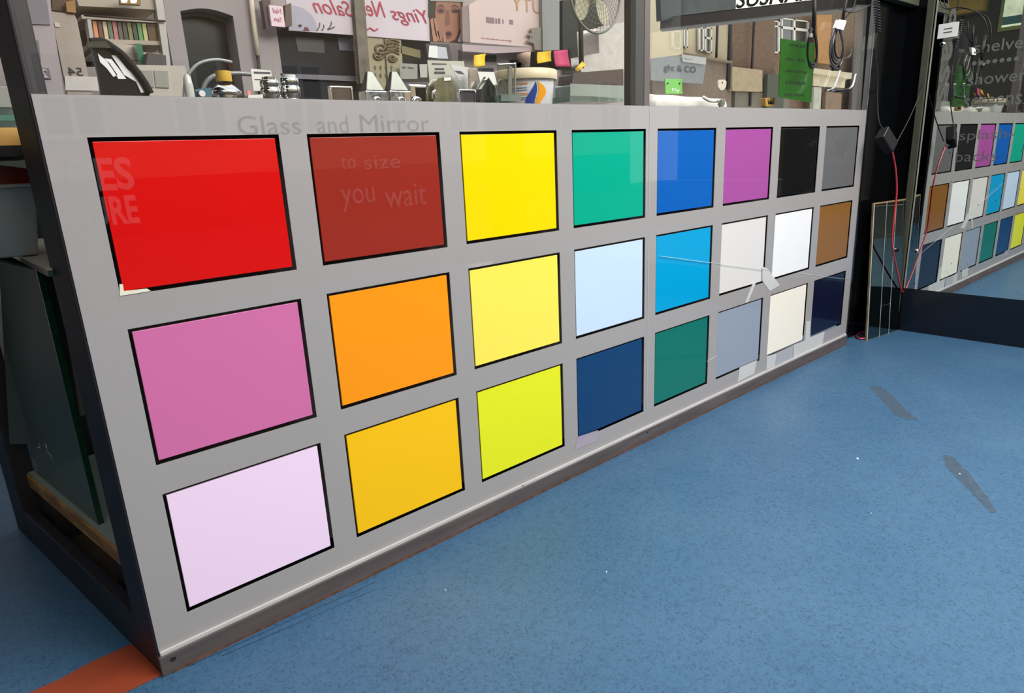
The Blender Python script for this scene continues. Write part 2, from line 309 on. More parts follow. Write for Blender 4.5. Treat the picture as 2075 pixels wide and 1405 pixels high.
# plastic bin
tb = PZ(40, 505, .856)
bn = thing('plastic_bin', 'translucent grey plastic storage bin on the upper shelf, left of the corner post', 'bin', tb)
def taper_box(x0, x1, y0, y1, z0, z1, f=.12, t=.004):
    mb = MB(); cx, cy = (x0+x1)/2, (y0+y1)/2
    g = lambda s, z: [((x0-cx)*s+cx, (y0-cy)*s+cy, z), ((x1-cx)*s+cx, (y0-cy)*s+cy, z), ((x1-cx)*s+cx, (y1-cy)*s+cy, z), ((x0-cx)*s+cx, (y1-cy)*s+cy, z)]
    rings = [g(1-f, z0), g(1, z1), g(.96, z1), g(.96-f, z0+t)]; vs = sum(rings, [])
    fs = [(3, 2, 1, 0)]+[(k*4+i, k*4+(i+1) % 4, k*4+4+(i+1) % 4, k*4+4+i) for k in range(3) for i in range(4)]+[(12, 13, 14, 15)]
    return mb.add(vs, fs)
bx0 = PZ(100, 505, .856)[0]-.012
mb = taper_box(bx0-.35, bx0, .34, .70, .856, 1.0); obj('bin_body', mb, mat('frosted_plastic', (140, 146, 142), .35, trans=.25), bn, .004)
mb = MB().box(bx0-.355, bx0+.004, .336, .704, .9965, 1.004); obj('bin_rim', mb, M((150, 150, 146), .4), bn, .002)
mb = MB().prism([(bx0-.34, .36, 1.0075), (bx0-.01, .36, 1.0075), (bx0-.01, .36, 1.026), (bx0-.10, .36, 1.044), (bx0-.34, .36, 1.046)], (0, .3, 0))
tag(obj('red_crate', mb, mat('red_plastic', (120, 6, 14), .25, coat=.5), bevel=.008), 'dark red plastic crate on top of the translucent bin', 'crate')
mb = MB().box(bx0-.4, bx0+.01, .25, .6, 1.055, 1.075); tag(obj('black_shelf_board', mb, BLACKM), 'black board lying over the red crate', 'board')
mb = MB().box(bx0-.4, bx0+.0, .25, .6, 1.0755, 1.108); tag(obj('wood_block', mb, wood_mat('pine', (176, 130, 60), (210, 165, 90))), 'yellow wooden block under the stack of green glass', 'wood block')
for k in range(3):
    mb = MB().box(bx0-.4, bx0-.004*k, .25+.01*k, .6, 1.1085+.0125*k, 1.1195+.0125*k)
    tag(obj('glass_offcut', mb, [GREENGL, EDGEGREEN][0:1]+[] if k != 1 else mat('teal_glass', (92, 132, 118), .1, coat=1)), ['bottom glass offcut of the stack on the yellow wooden block', 'teal glass offcut in the middle of the stack on the wooden block', 'top glass offcut of the stack on the yellow wooden block'][k], 'glass offcut', 'stack of glass offcuts')
mb = MB().box(bx0-.4, bx0-.01, .28, .55, 1.146, 1.185); tag(obj('cardboard_box', mb, M((150, 150, 142), .7), bevel=.002), 'pale grey box topping the stack of green glass offcuts', 'box')
# dim things behind the thick sheet
mb = MB().prism([PY(118, 570, .5), PY(150, 565, .5), PY(190, 830, .5), PY(165, 845, .5)], (0, .02, 0)); tag(obj('price_board', mb, M((150, 146, 136), .6)), 'narrow beige card leaning behind the thick glass sheet', 'card')
jar = thing('glass_jar', 'small clear glass jar standing at the back corner of the platform', 'jar', PZ(80, 945, .209))
jl = _loc[jar.name]+np.array([.01, -.05, 0])
mb = MB().lathe(jl, [(.022, 0), (.026, .01), (.026, .05), (.018, .062), (.018, .07)], 24); obj('jar_body', mb, glass('jar_glass', (205, 205, 195), .25, f0=.12), jar)
mb = MB().lathe(jl+np.array([0, 0, .0705]), [(.02, 0), (.02, .012), (.004, .016)], 24); obj('lid', mb, CHROME, jar)
mb = MB().prism([PY(0, 560, .8), PY(55, 590, .8), PY(110, 900, .8), PY(20, 900, .8)], (0, .012, 0)); tag(obj('grey_panel', mb, M((62, 70, 66), .4)), 'dim grey-green board behind the jar, seen through the side pane', 'board')

# ------------------------------------------------------------------ faint reflections of lettering, built as flat letters, and tape on the panel
REFL = mat('faint_reflection', (200, 198, 200), .8, trans=.972, spec=.0)
REFL2 = mat('faint_reflection_dark', (128, 124, 126), .8, trans=.88, spec=.0)
REFL3 = mat('fainter_reflection', (200, 190, 190), .8, trans=.972, spec=.0)
def vinyl(word, u0, v0, u1, v1, lab, m=REFL, bold=0):  # see-through letters painted in as the reflection of a word
    mb = MB(); ltr(mb, word, u0, v0, u1, v1, -.0035, bold=bold, depth=(0, .0004, 0)); return tag(obj('reflected_lettering', mb, m), lab, 'lettering', 'faint reflected lettering on the panel')
vinyl('DES', 122, 322, 276, 384, 'faint bold reflected letters DES across the red sample corner', bold=.03)
vinyl('SURE', 150, 402, 285, 452, 'faint bold reflected letters SURE on the red sample, under DES', bold=.03)
vinyl('Glass', 478, 234, 612, 272, 'faint reflected word Glass above the right end of the red sample', REFL2)
vinyl('and', 640, 234, 708, 270, 'faint reflected word and above the brick red sample', REFL2)
vinyl('Mirror', 728, 232, 872, 266, 'faint reflected word Mirror above the brick red sample, right of the word and', REFL2)
vinyl('to', 690, 318, 722, 342, 'faint reflected word to, near the top of the brick red sample', REFL3)
vinyl('size', 736, 316, 812, 340, 'faint reflected word size, near the top of the brick red sample', REFL3)
vinyl('you', 690, 384, 762, 424, 'faint reflected word you, in the middle of the brick red sample', REFL3)
vinyl('wait', 778, 376, 865, 414, 'faint reflected word wait, in the middle of the brick red sample', REFL3)
TAPE = mat('clear_tape', (235, 235, 232), .3, trans=.4, coat=.3)
def tape(pts, lab, m=TAPE, y=-.0034): tag(obj('tape_piece', MB().px(pts, y, .0006), m), lab, 'tape', 'tape pieces on the panel')
tape([(1545, 540), (1556, 545), (1580, 578), (1560, 590), (1545, 570)], 'crumpled clear tape between the off-white and pure white samples')
tape([(1526, 573), (1532, 573), (1516, 612), (1510, 614)], 'thin slanted tape strip above the silver grey sample')
tape([(1499, 745), (1534, 730), (1528, 757), (1495, 774)], 'white tape piece under the silver grey sample')
tape([(1554, 722), (1574, 717), (1570, 742), (1553, 749)], 'small tape piece under the left corner of the cream sample')
tape([(1574, 717), (1609, 699), (1605, 727), (1570, 742)], 'greyish tape patch cutting into the cream sample bottom edge', mat('grey_tape', (182, 182, 188), .4, trans=.1), -.0040)
tape([(1609, 699), (1632, 690), (1634, 651), (1643, 651), (1642, 684), (1671, 672), (1666, 700), (1608, 727)], 'white tape between the cream and midnight navy samples')
tape([(1170, 886), (1212, 872), (1210, 893), (1165, 912)], 'pale tape piece under the petrol blue sample corner', mat('pale_tape', (200, 190, 205), .4, trans=.5))
tape([(242, 576), (249, 576), (251, 590), (298, 585), (306, 590), (243, 600)], 'cream tape at the bottom left corner of the red sample', M((232, 228, 205), .5))
SCR = mat('scratch_line', (225, 225, 225), .4, trans=.3)
for q, lab in ((((1337, 519), (1560, 549)), 'long pale scratch across the cyan sample'), (((1615, 554), (1722, 567)), 'pale scratch above the midnight navy sample'), (((1432, 733), (1453, 721)), 'short scratch between the teal and silver grey samples')):
    a, b = PY(*q[0], -.003), PY(*q[1], -.003); tag(obj('scratch', MB().tube([a, b], .0009, 6), SCR), lab, 'scratch', 'scratches on the panel')

# ------------------------------------------------------------------ right: black recess, mirror, plinth
MX = 3.66
mb = MB().box(XR+.03, MX+.02, .03, .05, 0, 2.6); struct('wall_back', mb, BLACK)
mb = MB().box(MX+.006, MX+.1, -3.4, .05, 0, 2.6); struct('wall_right', mb, BLACK)
mr = thing('wall_mirror', 'large speckled wall mirror with grey vinyl words, on the black plinth beside the recess', 'mirror', (MX, -1.3, gz(-2.11)))
mb = MB().box(MX, MX+.005, -2.9, -.104, gz(-2.11), 2.3); obj('mirror_pane', mb, MIRROR, mr)
mb = MB().box(MX-.001, MX+.006, -.104, -.098, gz(-2.11), 2.3); obj('bevelled_edge', mb, M((165, 165, 155), .3), mr)
mb = MB().box(MX-.01, MX+.005, -2.9, -.098, 0, gz(-2.115)); struct('baseboard_right', mb, mat('plinth_black', (16, 20, 28), .2, spec=.5))
OL = mat('olive_metal', (92, 92, 78), .4, .4, var=.15)
mb = MB().box(MX-.012, MX+.004, -.092, -.06, .1, 2.3); struct('trim_1', mb, OL, .002)
pts = [PY(1795, 0, .02), PY(1905, 0, .02), PY(1897, 35, .02), PY(1785, 8, .02)]
mb = MB().box(XR+.03, MX, -.02, .02, PY(1895, 30, .02)[2]+.0, PY(1895, 30, .02)[2]+.05); struct('trim_2', mb, OL, .003)
VG = mat('grey_vinyl', (112, 112, 106), .6, trans=.25, spec=.1)
VG2 = mat('faint_grey_vinyl', (120, 120, 116), .6, trans=.6, spec=.1)
def mtext(word, y0, y1, z0, h, lab_obj='vinyl_word', up=(0, 0, 1), ax=(0, -1, 0), m=VG):
    mb = MB(); letters(mb, word, (MX-.0012, y0, z0), ax, up, abs(y1-y0), h, depth=(.0008, 0, 0)); return obj(lab_obj, mb, m, mr)
mtext('shelves', -.281, -.50, 1.378, .052)
mtext('shower', -.272, -.50, 1.237, .052)
mtext('screens', -.268, -.497, 1.135, .045)
mtext('splash-', -.268, -.49, .972, .060, m=VG2)
mtext('backs', -.262, -.434, .885, .050, m=VG2)
mb = MB()
for k in range(7):
    mb.lathe((MX-.0012, -.288-k*.0275, 1.335+(.0)), [(.0095, 0), (.0095, .0008)], 20, (1, 0, 0))
obj('dot_row', mb, VG, mr)
mb = MB(); letters(mb, 'glass', (MX-.0012, -.125, 1.605), (0, 0, -1), (0, -1, 0), .435, .085, depth=(.0008, 0, 0), bold=.02); obj('vertical_word', mb, M((112, 112, 104), .6), mr)
p = PX(1923, 62, MX-.003); cy0, cy1 = PX(1903, 48, MX)[1], PX(1944, 44, MX)[1]; cz0, cz1 = PX(1903, 79, MX)[2], PX(1903, 50, MX)[2]
lc = thing('label_card', 'small white label card stuck near the top of the wall mirror', 'label', (MX, (cy0+cy1)/2, cz0))
obj('card', MB().box(MX-.004, MX-.0012, cy1, cy0, cz0, cz1), WHITE, lc, .001)
mb = MB()
for k in (0, 1): mb.box(MX-.0046, MX-.004, (cy0+cy1)/2-.018, (cy0+cy1)/2+.018, cz0+.022+k*.016, cz0+.027+k*.016)
obj('printed_lines', mb, M((90, 88, 92), .6), lc)
for (u, v, rr, lab) in ((1910, 90, .012, 'chrome mirror fixing cap below the white label card'), (1857, 509, .011, 'chrome mirror fixing cap low on the mirror edge, by the red cable')):
    p = PX(u, v, MX-.004); t = thing('mirror_cap', lab, 'mirror fixing', p)
    obj('cap_ring', MB().lathe(p+np.array([.003, 0, 0]), [(rr, 0), (rr, .006), (rr*.75, .010), (rr*.4, .011)], 28, (-1, 0, 0)), CHROME, t)
    obj('cap_centre', MB().lathe(p+np.array([-.0085, 0, 0]), [(rr*.5, 0), (rr*.45, .002)], 24, (-1, 0, 0)), M((40, 44, 50), .2, metal=1), t)
# mosaic mirror strip leaning
ms = thing('mosaic_mirror', 'narrow mirror made of tiles with pale joints, leaning upright in the black recess', 'mirror', (3.48, -.075, 0))
A0, A1 = np.array([3.338, -.056, 0]), np.array([3.636, -.10, 0]); ln = np.array([0.006, .035, .0]); Hh = .705
def mpt(s, h): return A0+(A1-A0)*s+ln*(h/Hh)+np.array([0, 0, h])
nrm = np.cross(A1-A0, ln+np.array([0, 0, Hh])); nrm /= np.linalg.norm(nrm)
def mpan(s0, s1, h0, h1, o=0, t=.004): return [mpt(s0, h0)+nrm*o, mpt(s1, h0)+nrm*o, mpt(s1, h1)+nrm*o, mpt(s0, h1)+nrm*o]
obj('backing_board', MB().prism(mpan(0, 1, 0, Hh), -nrm*.008), wood_mat('backing', (110, 94, 62), (145, 122, 84)), ms)
TM = mirror_mat('tile_mirror', False, (.16, .19, .17)); cols = [0.02, .38, .68, .985]  # dark tint stands in for the dark surroundings the tiles reflect
rows = [[.01, .17, .26, .42, .70], [.008, .16, .50, .70], [.008, .38, .70]]
rows = [[.004, .70], [.004, .165, .535, .70], [.004, .33, .70]]
for i in range(3):
    for k in range(len(rows[i])-1):
        obj('mirror_tile', MB().prism(mpan(cols[i]+.008, cols[i+1]-.008, rows[i][k]+.002, rows[i][k+1]-.002, .0005), nrm*.004), TM, ms)
jb = MB()
for s in (0.0, .38-.006, .68-.006): jb.prism(mpan(s, s+.016, 0, Hh, .0005), nrm*.003)
obj('pale_joint', jb, M((196, 200, 188), .3), ms)

# transformer box, leads and red cable
ad0 = PY(1796, 285, -.10); ax_ = np.array([.030, -.012, -.034]); ax_ = ax_/np.linalg.norm(ax_); up_ = np.cross(ax_, [0, -1, 0]); up_ /= np.linalg.norm(up_); dp_ = np.cross(ax_, up_)
ps = thing('power_adapter', 'black power adapter box hanging on leads in the dark recess, above the mosaic mirror', 'power adapter', ad0)
obj('adapter_case', MB().obox(ad0, ax_*.052, up_*.036, dp_*.022), mat('adapter_black', (17, 17, 19), .45, spec=.25), ps, .006)
e0 = ad0+ax_*.052+up_*.0; 
rp = PY(1805, 302, -.10); obj('cable_nipple', MB().lathe(rp, [(.007, 0), (.008, .012), (.005, .016)], 20, (.1, 0, -1)), CHROME, ps)
obj('tie_end', MB().tube([rp+np.array([-.005, -.0, .0]), rp+np.array([-.018, -.005, -.002]), rp+np.array([-.032, -.006, -.006])], .0022, 8), M((190, 190, 185), .4), ps)
def cable(name, pts, r, m, lab, cat='cable', n=8):
    return tag(obj(name, MB().tube(smooth_path(pts, n), r, 10), m), lab, cat)
RED = mat('red_cable', (205, 52, 62), .3, coat=.4); BLKC = mat('black_cable', (20, 19, 21), .45, spec=.35)
yr = -.10
cable('red_cable', [PY(1808, 306, yr), PY(1815, 345, yr), PY(1817, 390, yr), PY(1812, 440, yr), PY(1808, 490, yr), PY(1814, 530, yr), PY(1821, 565, yr), PY(1826, 585, yr), PY(1833, 594, yr-.004), PX(1845, 588, MX-.006)], .0042, RED, 'bright red cable hanging from the black power adapter down to the mirror foot')
cable('red_cable', [PZ(1756, 686, .008), PZ(1742, 686, .008), PZ(1736, 681, .008), PZ(1742, 675, .008), PZ(1756, 672, .008)], .004, RED, 'short red cable loop on the floor beside the mosaic mirror')
cable('adapter_lead', [PY(1791, 265, -.10), PY(1781, 245, -.08), PY(1778, 200, -.06), PY(1778, 150, -.05), PY(1774, 100, -.04), PY(1777, 66, -.04)], .0028, BLKC, 'black lead dropping from the coiled cable to the power adapter')
cable('adapter_lead', [PY(1815, 292, -.10), PY(1840, 245, -.095), PY(1860, 200, -.09), PY(1880, 150, -.085), PY(1890, 105, -.08), PY(1893, 40, -.08), PY(1893, -30, -.08)], .0026, BLKC, 'thin black lead rising from the power adapter towards the mirror')
q0, q1 = PY(1775, -10, -.04), PY(1779, 66, -.04); cp = []
for k in range(int(14*12)+1):
    t = k/(14*12); a = 2*PI*k/12; cp.append(q0+(q1-q0)*t+np.array([math.cos(a), math.sin(a), 0])*.011)
tag(obj('coiled_cable', MB().tube(cp, .0036, 8), BLKC), 'black spiral cable hanging at the right end of the window', 'cable')
cable('loose_wire', [PY(1700, 18, -.03), PY(1730, 25, -.035), PY(1760, 12, -.04), PY(1785, -5, -.04), PY(1795, -20, -.04)], .0022, BLKC, 'thin black wire running from the tagged cable loop to the coiled cable')
cable('loose_wire', [PX(1902, -20, MX-.02), PX(1912, 16, MX-.03), PX(1948, 15, MX-.03), PX(1985, 28, MX-.04), PX(2000, 55, MX-.03), PX(1999, 90, MX-.02), PX(1985, 110, MX-.01)], .0022, BLKC, 'thin black wire arching over the wall mirror top')

# ------------------------------------------------------------------ cables hanging in the window, handle
def loop(cu, cv0, cv1, wd, y, r, k, m, ph=0, stem=None):
    path = []
    cz = (cv0+cv1)/2; hh = (cv1-cv0)/2
    for i in range(25):
        a = 2*PI*i/24; yy = math.cos(a); w = wd*(.35+.65*(.5+.5*yy))**.6
        path.append(PY(cu+math.sin(a)*w*(1+.1*k), cz+yy*hh, y+.004*k+.002*math.sin(3*a+ph)))
    return MB().tube(path[:-1], r, 8, close=True)
t = thing('cable_loop', 'black cable folded into a long loop, hanging over the green notice', 'cable', PY(1645, 140, -.02))
for k in range(2): obj('loop_strand', loop(1646, 60-k*4, 138-k*7, 11, -.02, .0045, k, BLKC), BLKC, t)
obj('stem', MB().tube([PY(1650, -20, -.02), PY(1650, 30, -.02), PY(1648, 66, -.02)], .008, 10), BLKC, t)
obj('binding', MB().lathe(PY(1642, 76, -.024), [(.008, 0), (.008, .014)], 16), M((150, 150, 145), .4), t)
t = thing('cable_bundle', 'black cables in a teardrop loop, bound by a white tag', 'cable', PY(1698, 140, -.02))
for k in range(4): obj('loop_strand', loop(1695+k*1.5, 54, 136-k*6, 17-k*3, -.025, .0036, k, BLKC, k), BLKC if k % 2 else mat('dark_grey_cable', (66, 60, 62), .25, spec=.8), t)
a, b = PY(1707, 41, -.032), PY(1704, 60, -.032)
obj('white_tag', MB().px([(1700, 40), (1715, 43), (1709, 60), (1694, 56)], -.034, .012), WHITE, t, .002)
obj('stem', MB().tube([PY(1718, -20, -.028), PY(1712, 15, -.028), PY(1707, 42, -.028)], .006, 10), BLKC, t)
obj('stem', MB().tube([PY(1740, -20, -.028), PY(1728, 20, -.028), PY(1709, 40, -.028)], .0028, 8), BLKC, t)
obj('knot', MB().tube(smooth_path([PY(1683, 133, -.025), PY(1690, 138, -.03), PY(1698, 132, -.028), PY(1700, 140, -.03), PY(1686, 141, -.02)]), .005, 8), BLKC, t)
t = thing('door_pull', 'bent chrome bar with a black grip, below the tagged cable bundle', 'handle', PY(1700, 190, -.02))
obj('bar', MB().tube(smooth_path([PY(1702, 143, -.02), PY(1695, 165, -.02), PY(1687, 180, -.02), PY(1676, 184, -.02)]), .0045, 12), CHROME, t)
obj('bar', MB().tube(smooth_path([PY(1676, 184, -.02), PY(1700, 184, -.02), PY(1718, 182, -.02), PY(1728, 172, -.02), PY(1734, 150, -.02)]), .0042, 12), CHROME, t)
obj('grip', MB().tube([PY(1692, 184, -.02), PY(1722, 182, -.02)], .006, 12), BLKC, t)

exec_parts = True
# ------------------------------------------------------------------ items on the shelf behind the upper glass
def base(u, y, v=200):
    p = PY(u, v, y); return np.array([p[0], y, SH])
def top_z(u, v, y): return PY(u, v, y)[2]
Y = .12
def on_shelf(name, lab, cat, u, y=Y, group=None): return thing(name, lab, cat, base(u, y), group)
def wid(u0, u1, y, v=180): return PY(u1, v, y)[0]-PY(u0, v, y)[0]
# curved mirror
y = .20
t = thing('curved_mirror', 'quarter-round polished chrome display with a black rim, beside the white heater box', 'mirror', PY(240, 188, y))
arc = [(183, 86), (200, 85), (212, 87), (226, 96), (245, 110), (262, 128), (278, 148), (292, 168), (304, 190)]
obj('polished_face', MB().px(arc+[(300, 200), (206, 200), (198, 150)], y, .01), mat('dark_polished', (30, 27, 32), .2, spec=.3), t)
obj('black_rim', MB().tube(smooth_path([PY(a, b, y-.004) for a, b in arc]), .008, 10), BLACKM, t)
obj('top_bracket', MB().px([(176, 84), (215, 84), (226, 97), (178, 96)], y-.012, .008), M((52, 48, 34), .4), t)
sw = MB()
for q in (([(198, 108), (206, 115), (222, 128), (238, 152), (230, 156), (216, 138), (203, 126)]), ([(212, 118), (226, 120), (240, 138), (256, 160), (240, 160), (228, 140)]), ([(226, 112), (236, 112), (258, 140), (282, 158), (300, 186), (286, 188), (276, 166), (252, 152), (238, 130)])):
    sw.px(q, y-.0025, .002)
obj('streak_reflections', sw, M((252, 252, 255), .3, coat=.5), t)  # white streaks put in as reflections on the dark face
# ring display: glass arc and white bottle
t = on_shelf('glass_disc', 'large clear glass disc on edge around the chrome pot, in front of the dark arch', 'glass disc', 430, .22)
obj('disc_edge', MB().tube(smooth_path([PY(a, b, .24) for a, b in ((373, 200), (376, 165), (390, 140), (410, 126), (440, 121), (470, 126))]), .0035, 8), mat('grey_glass_edge', (150, 150, 150), .1, spec=.9), t)
obj('inner_edge', MB().tube(smooth_path([PY(a, b, .22) for a, b in ((408, 195), (416, 170), (432, 155), (455, 150), (485, 149), (515, 151))]), .005, 8), mat('grey_glass_edge2', (120, 122, 124), .1, spec=.9), t)
t = on_shelf('white_bottle', 'slim white bottle with rounded shoulder, left of the chrome pot', 'bottle', 386, .16)
b = base(386, .16); w = wid(376, 396, .16)/2; h = top_z(386, 151, .16)-SH
obj('bottle_body', MB().lathe(b, [(w*.95, 0), (w, .01), (w*.98, h*.7), (w*.75, h*.92), (w*.35, h)], 28), mat('white_enamel', (205, 203, 198), .2, coat=.6), t)
t = on_shelf('blue_clip', 'small blue clip with a white end, at the foot of the chrome pot', 'clip', 415, .08)
obj('clip_body', MB().px([(404, 182), (427, 180), (427, 200), (406, 200)], .08, .02), M((72, 112, 128), .4), t, .002)
obj('clip_end', MB().lathe(PY(408, 190, .078), [(.006, 0), (.006, .006)], 16, (0, -1, 0)), WHITE, t)
t = on_shelf('chrome_pot', 'round chrome shower fitting with domed lid, under the yellow tape roll', 'fitting', 460, .13)
b = base(460, .13); w = wid(430, 492, .13)/2; h = top_z(460, 166, .13)-SH
obj('pot_body', MB().lathe(b, [(w*.55, 0), (w*.6, h*.35), (w*.62, h*.55)], 36), CHROME, t)
obj('pot_lid', MB().lathe(b+np.array([0, 0, h*.56]), [(w*.95, 0), (w, h*.08), (w*.7, h*.25), (w*.35, h*.4), (w*.1, h*.44)], 36), CHROME, t)
w2 = wid(443, 474, .13)/2; z0 = SH+h+.0
t = thing('tape_roll', 'yellow roll of tape resting on the chrome fitting', 'tape', (b[0], .13, z0))
hh = top_z(459, 145, .13)-z0
obj('roll', MB().lathe((b[0], .13, z0), [(w2*.98, 0), (w2, .003), (w2, hh-.003), (w2*.98, hh)], 32), mat('yellow_tape', (214, 172, 60), .35, coat=.4), t)
obj('roll_core', MB().lathe((b[0], .13, z0+hh), [(w2*.55, 0), (w2*.55, .002)], 28), M((120, 90, 40), .6), t)
# paper card
def paper(name, lab, pts, y, cat='card', bars=(), m=WHITE, group=None, th_=.0015):
    cx = sum(p[0] for p in pts)/len(pts); cv = max(p[1] for p in pts)
    t = thing(name, lab, cat, PY(cx, cv, y), group); obj('sheet', MB().px(pts, y, th_), m, t)
    if bars:
        mb = MB()
        for bb in bars: mb.px(bb, y-.0006, .0005)
        obj('print', mb, M((70, 68, 74), .6), t)
    return t
paper('price_card', 'white printed card leaning behind the chrome cylinders', [(508, 139), (549, 143), (556, 185), (514, 184)], .17, bars=[[(514, 145), (548, 146), (548, 150), (515, 149)], [(516, 160), (545, 161), (545, 163), (516, 162)]])
tag(obj('pink_label', MB().px([(501, 183), (508, 184), (508, 193), (501, 192)], .1, .004), M((226, 140, 132), .5)), 'tiny pink label standing below the white printed card', 'label')
tag(obj('paper_leaflet', MB().px([(503, 193), (533, 191), (533, 200), (503, 200)], .09, .02), WHITE), 'flat white leaflet lying below the white printed card', 'leaflet')
for (u0, u1, v, lab, y) in ((531, 570, 163, 'chrome ribbed cylinder beside the white printed card', .10), (571, 609, 157, 'taller chrome ribbed cylinder with a white cap, right of the first', .11)):
    t = on_shelf('chrome_cylinder', lab, 'fitting', (u0+u1)/2, y, 'chrome cylinders'); b = base((u0+u1)/2, y); w = wid(u0, u1, y)/2; h = top_z(550, v, y)-SH
    obj('cylinder', MB().lathe(b, [(w*.9, 0), (w, .003), (w, h*.3), (w*.8, h*.34), (w*.8, h*.42), (w, h*.46), (w, h*.72), (w*.85, h*.76), (w*.95, h*.8), (w*.95, h*.97), (w*.85, h)], 32), CHROME, t)
    obj('cap', MB().lathe(b+np.array([0, 0, h]), [(w*.7, 0), (w*.7, .006)], 28), WHITE if v == 157 else CHROME, t)
# small frame mirror
def frame_rect(mb, x0, x1, y, z0, z1, w, t):
    mb.box(x0, x1, y, y+t, z1-w, z1); mb.box(x0, x1, y, y+t, z0, z0+w); mb.box(x0, x0+w, y, y+t, z0+w, z1-w); mb.box(x1-w, x1, y, y+t, z0+w, z1-w); return mb
def display_plate(u0, v0, u1, v1, y, lab, face, name='display_plate'):
    x0, x1, z0, z1 = rect(u0, v0, u1, v1, y); z0 = SH
    t = thing(name, lab, 'frame', ((x0+x1)/2, y, SH)); obj('rim', frame_rect(MB(), x0, x1, y, z0, z1, .004, .012), CHROME, t, .001)
    obj('face', MB().box(x0+.004, x1-.004, y+.004, y+.008, z0+.004, z1-.004), face, t); return t
display_plate(668, 174, 717, 202, .10, 'small chrome-rimmed square plate in front of the dark counter', mat('dim_metal', (130, 128, 130), .15, 1, bump=.4, bscale=12))
# chrome cone clamps
for i, (ua, ub, apex) in enumerate(((737, 786, 762), (786, 835, 811))):
    y = .10; lab = ['chrome glass clamp with a pointed top, left one of the pair', 'chrome glass clamp with a pointed top, beside the square hinge'][i]
    t = on_shelf('glass_clamp', lab, 'clamp', (ua+ub)/2, y, 'pointed chrome clamps'); zc = top_z(apex, 184, y); zt = top_z(apex, 143, y)
    x0, x1 = PY(ua+4, 190, y)[0], PY(ub-2, 190, y)[0]; xa = PY(apex-8, 150, y)[0]; xw = .012
    obj('clamp_base', MB().box(x0, x1, y, y+.035, SH, zc), CHROME, t, .002)
    xm = (x0+x1)/2
    mb = MB().hexa([(x0+.003, y+.002, zc), (x1-.003, y+.002, zc), (x1-.003, y+.033, zc), (x0+.003, y+.033, zc), (xm-xw, y+.012, zt), (xm+xw*.2, y+.012, zt), (xm+xw*.2, y+.022, zt), (xm-xw, y+.022, zt)])
    obj('clamp_point', mb, BRUSH, t, .002)
    obj('screw_boss', MB().lathe((xm, y, SH+(zc-SH)*.5), [(.011, 0), (.011, .004), (.006, .006), (.005, .003)], 24, (0, -1, 0)), CHROME, t)
    obj('side_plate', MB().px([(ua-4, 186), (ua+9, 145), (ua+11, 147), (ua+2, 200), (ua-5, 200)], y+.028, .003), CHROME, t)
y = .09; t = on_shelf('shower_hinge', 'square chrome shower hinge with a round boss, right of the pointed clamps', 'hinge', 850, y)
x0, x1, _, z1 = rect(834, 169, 873, 200, y)
obj('hinge_plate', MB().box(x0, x1, y+.012, y+.022, SH, z1), CHROME, t, .004)
obj('dark_inset', MB().box(x0+(x1-x0)*.35, x1-.006, y+.009, y+.0125, SH, z1-.006), BLACK, t, .002)
obj('boss', MB().lathe((x0+(x1-x0)*.3, y+.008, SH+.022), [(.015, 0), (.015, .004), (.008, .007), (.006, .004)], 28, (0, -1, 0)), CHROME, t)
t = on_shelf('small_chrome_hook', 'small twisted chrome hook right of the shower hinge', 'hook', 880, .1)
obj('hook', MB().tube(smooth_path([PY(876, 200, .1), PY(877, 188, .1), PY(882, 184, .1), PY(880, 192, .1), PY(884, 200, .1)]), .003, 8), CHROME, t)
# cards
paper('price_list', 'large pale price list card behind the shower hinge, left of the tilted leaflet', [(866, 122), (940, 124), (946, 175), (936, 200), (874, 200)], .26, bars=[[(881, 138), (900, 138), (900, 142), (881, 142)], [(880, 145), (902, 145), (902, 150), (880, 150)], [(875, 128), (905, 129), (905, 131), (875, 131)]], m=M((186, 184, 172), .6))
paper('tilted_leaflet', 'white leaflet with a blue picture, tilted beside the price list', [(912, 130), (950, 137), (972, 180), (966, 200), (945, 190)], .22, bars=[[(921, 143), (934, 144), (942, 151), (928, 149)]], m=M((205, 203, 202), .5))
paper('folded_card', 'white folded card behind the dark pointed clamp', [(968, 145), (1001, 146), (1008, 172), (975, 172)], .24, bars=[[(979, 157), (984, 155), (984, 159), (980, 161)]])
y = .16; t = on_shelf('olive_bag', 'olive plastic pouch with a white label, in front of the price list', 'pouch', 898, y)
obj('pouch', MB().px([(882, 205), (884, 172), (890, 163), (912, 160), (916, 180), (913, 205)], y, .03), mat('olive_plastic', (105, 100, 72), .3, var=.25, scale=40, coat=.4), t, .006)
obj('pouch_label', MB().px([(900, 157), (914, 156), (914, 163), (900, 164)], y-.002, .001), WHITE, t)
y = .18; t = on_shelf('steel_bar', 'upright polished steel bar behind the small square frame', 'bar', 960, y)
obj('bar', MB().px([(953, 138), (966, 138), (968, 203), (955, 203)], y, .01), mat('warm_steel', (225, 215, 200), .2, .8), t, .001)
display_plate(930, 181, 966, 203, .09, 'small chrome box frame with a dark front, left of the dark pointed clamp', mat('mauve_dark', (92, 84, 92), .2, .5))
y = .14; t = on_shelf('dark_clamp', 'dark grey pointed clamp between the box frame and the clear acrylic stand', 'clamp', 990, y)
obj('cone', MB().px([(975, 205), (978, 180), (990, 160), (1003, 180), (1005, 205)], y, .025), M((66, 70, 66), .3, metal=.6), t, .003)
obj('ridge', MB().px([(987, 205), (989, 162), (991, 162), (993, 205)], y-.003, .003), CHROME, t)
y = .12; t = on_shelf('acrylic_stand', 'clear bent acrylic stand with chrome edges, left of the white bucket', 'stand', 1028, y)
pth = [PY(1004, 204, y), PY(1006, 175, y), PY(1012, 162, y), PY(1020, 168, y), PY(1026, 190, y)]
obj('bent_strip', MB().tube(smooth_path(pth), .004, 8), ACRYL, t)
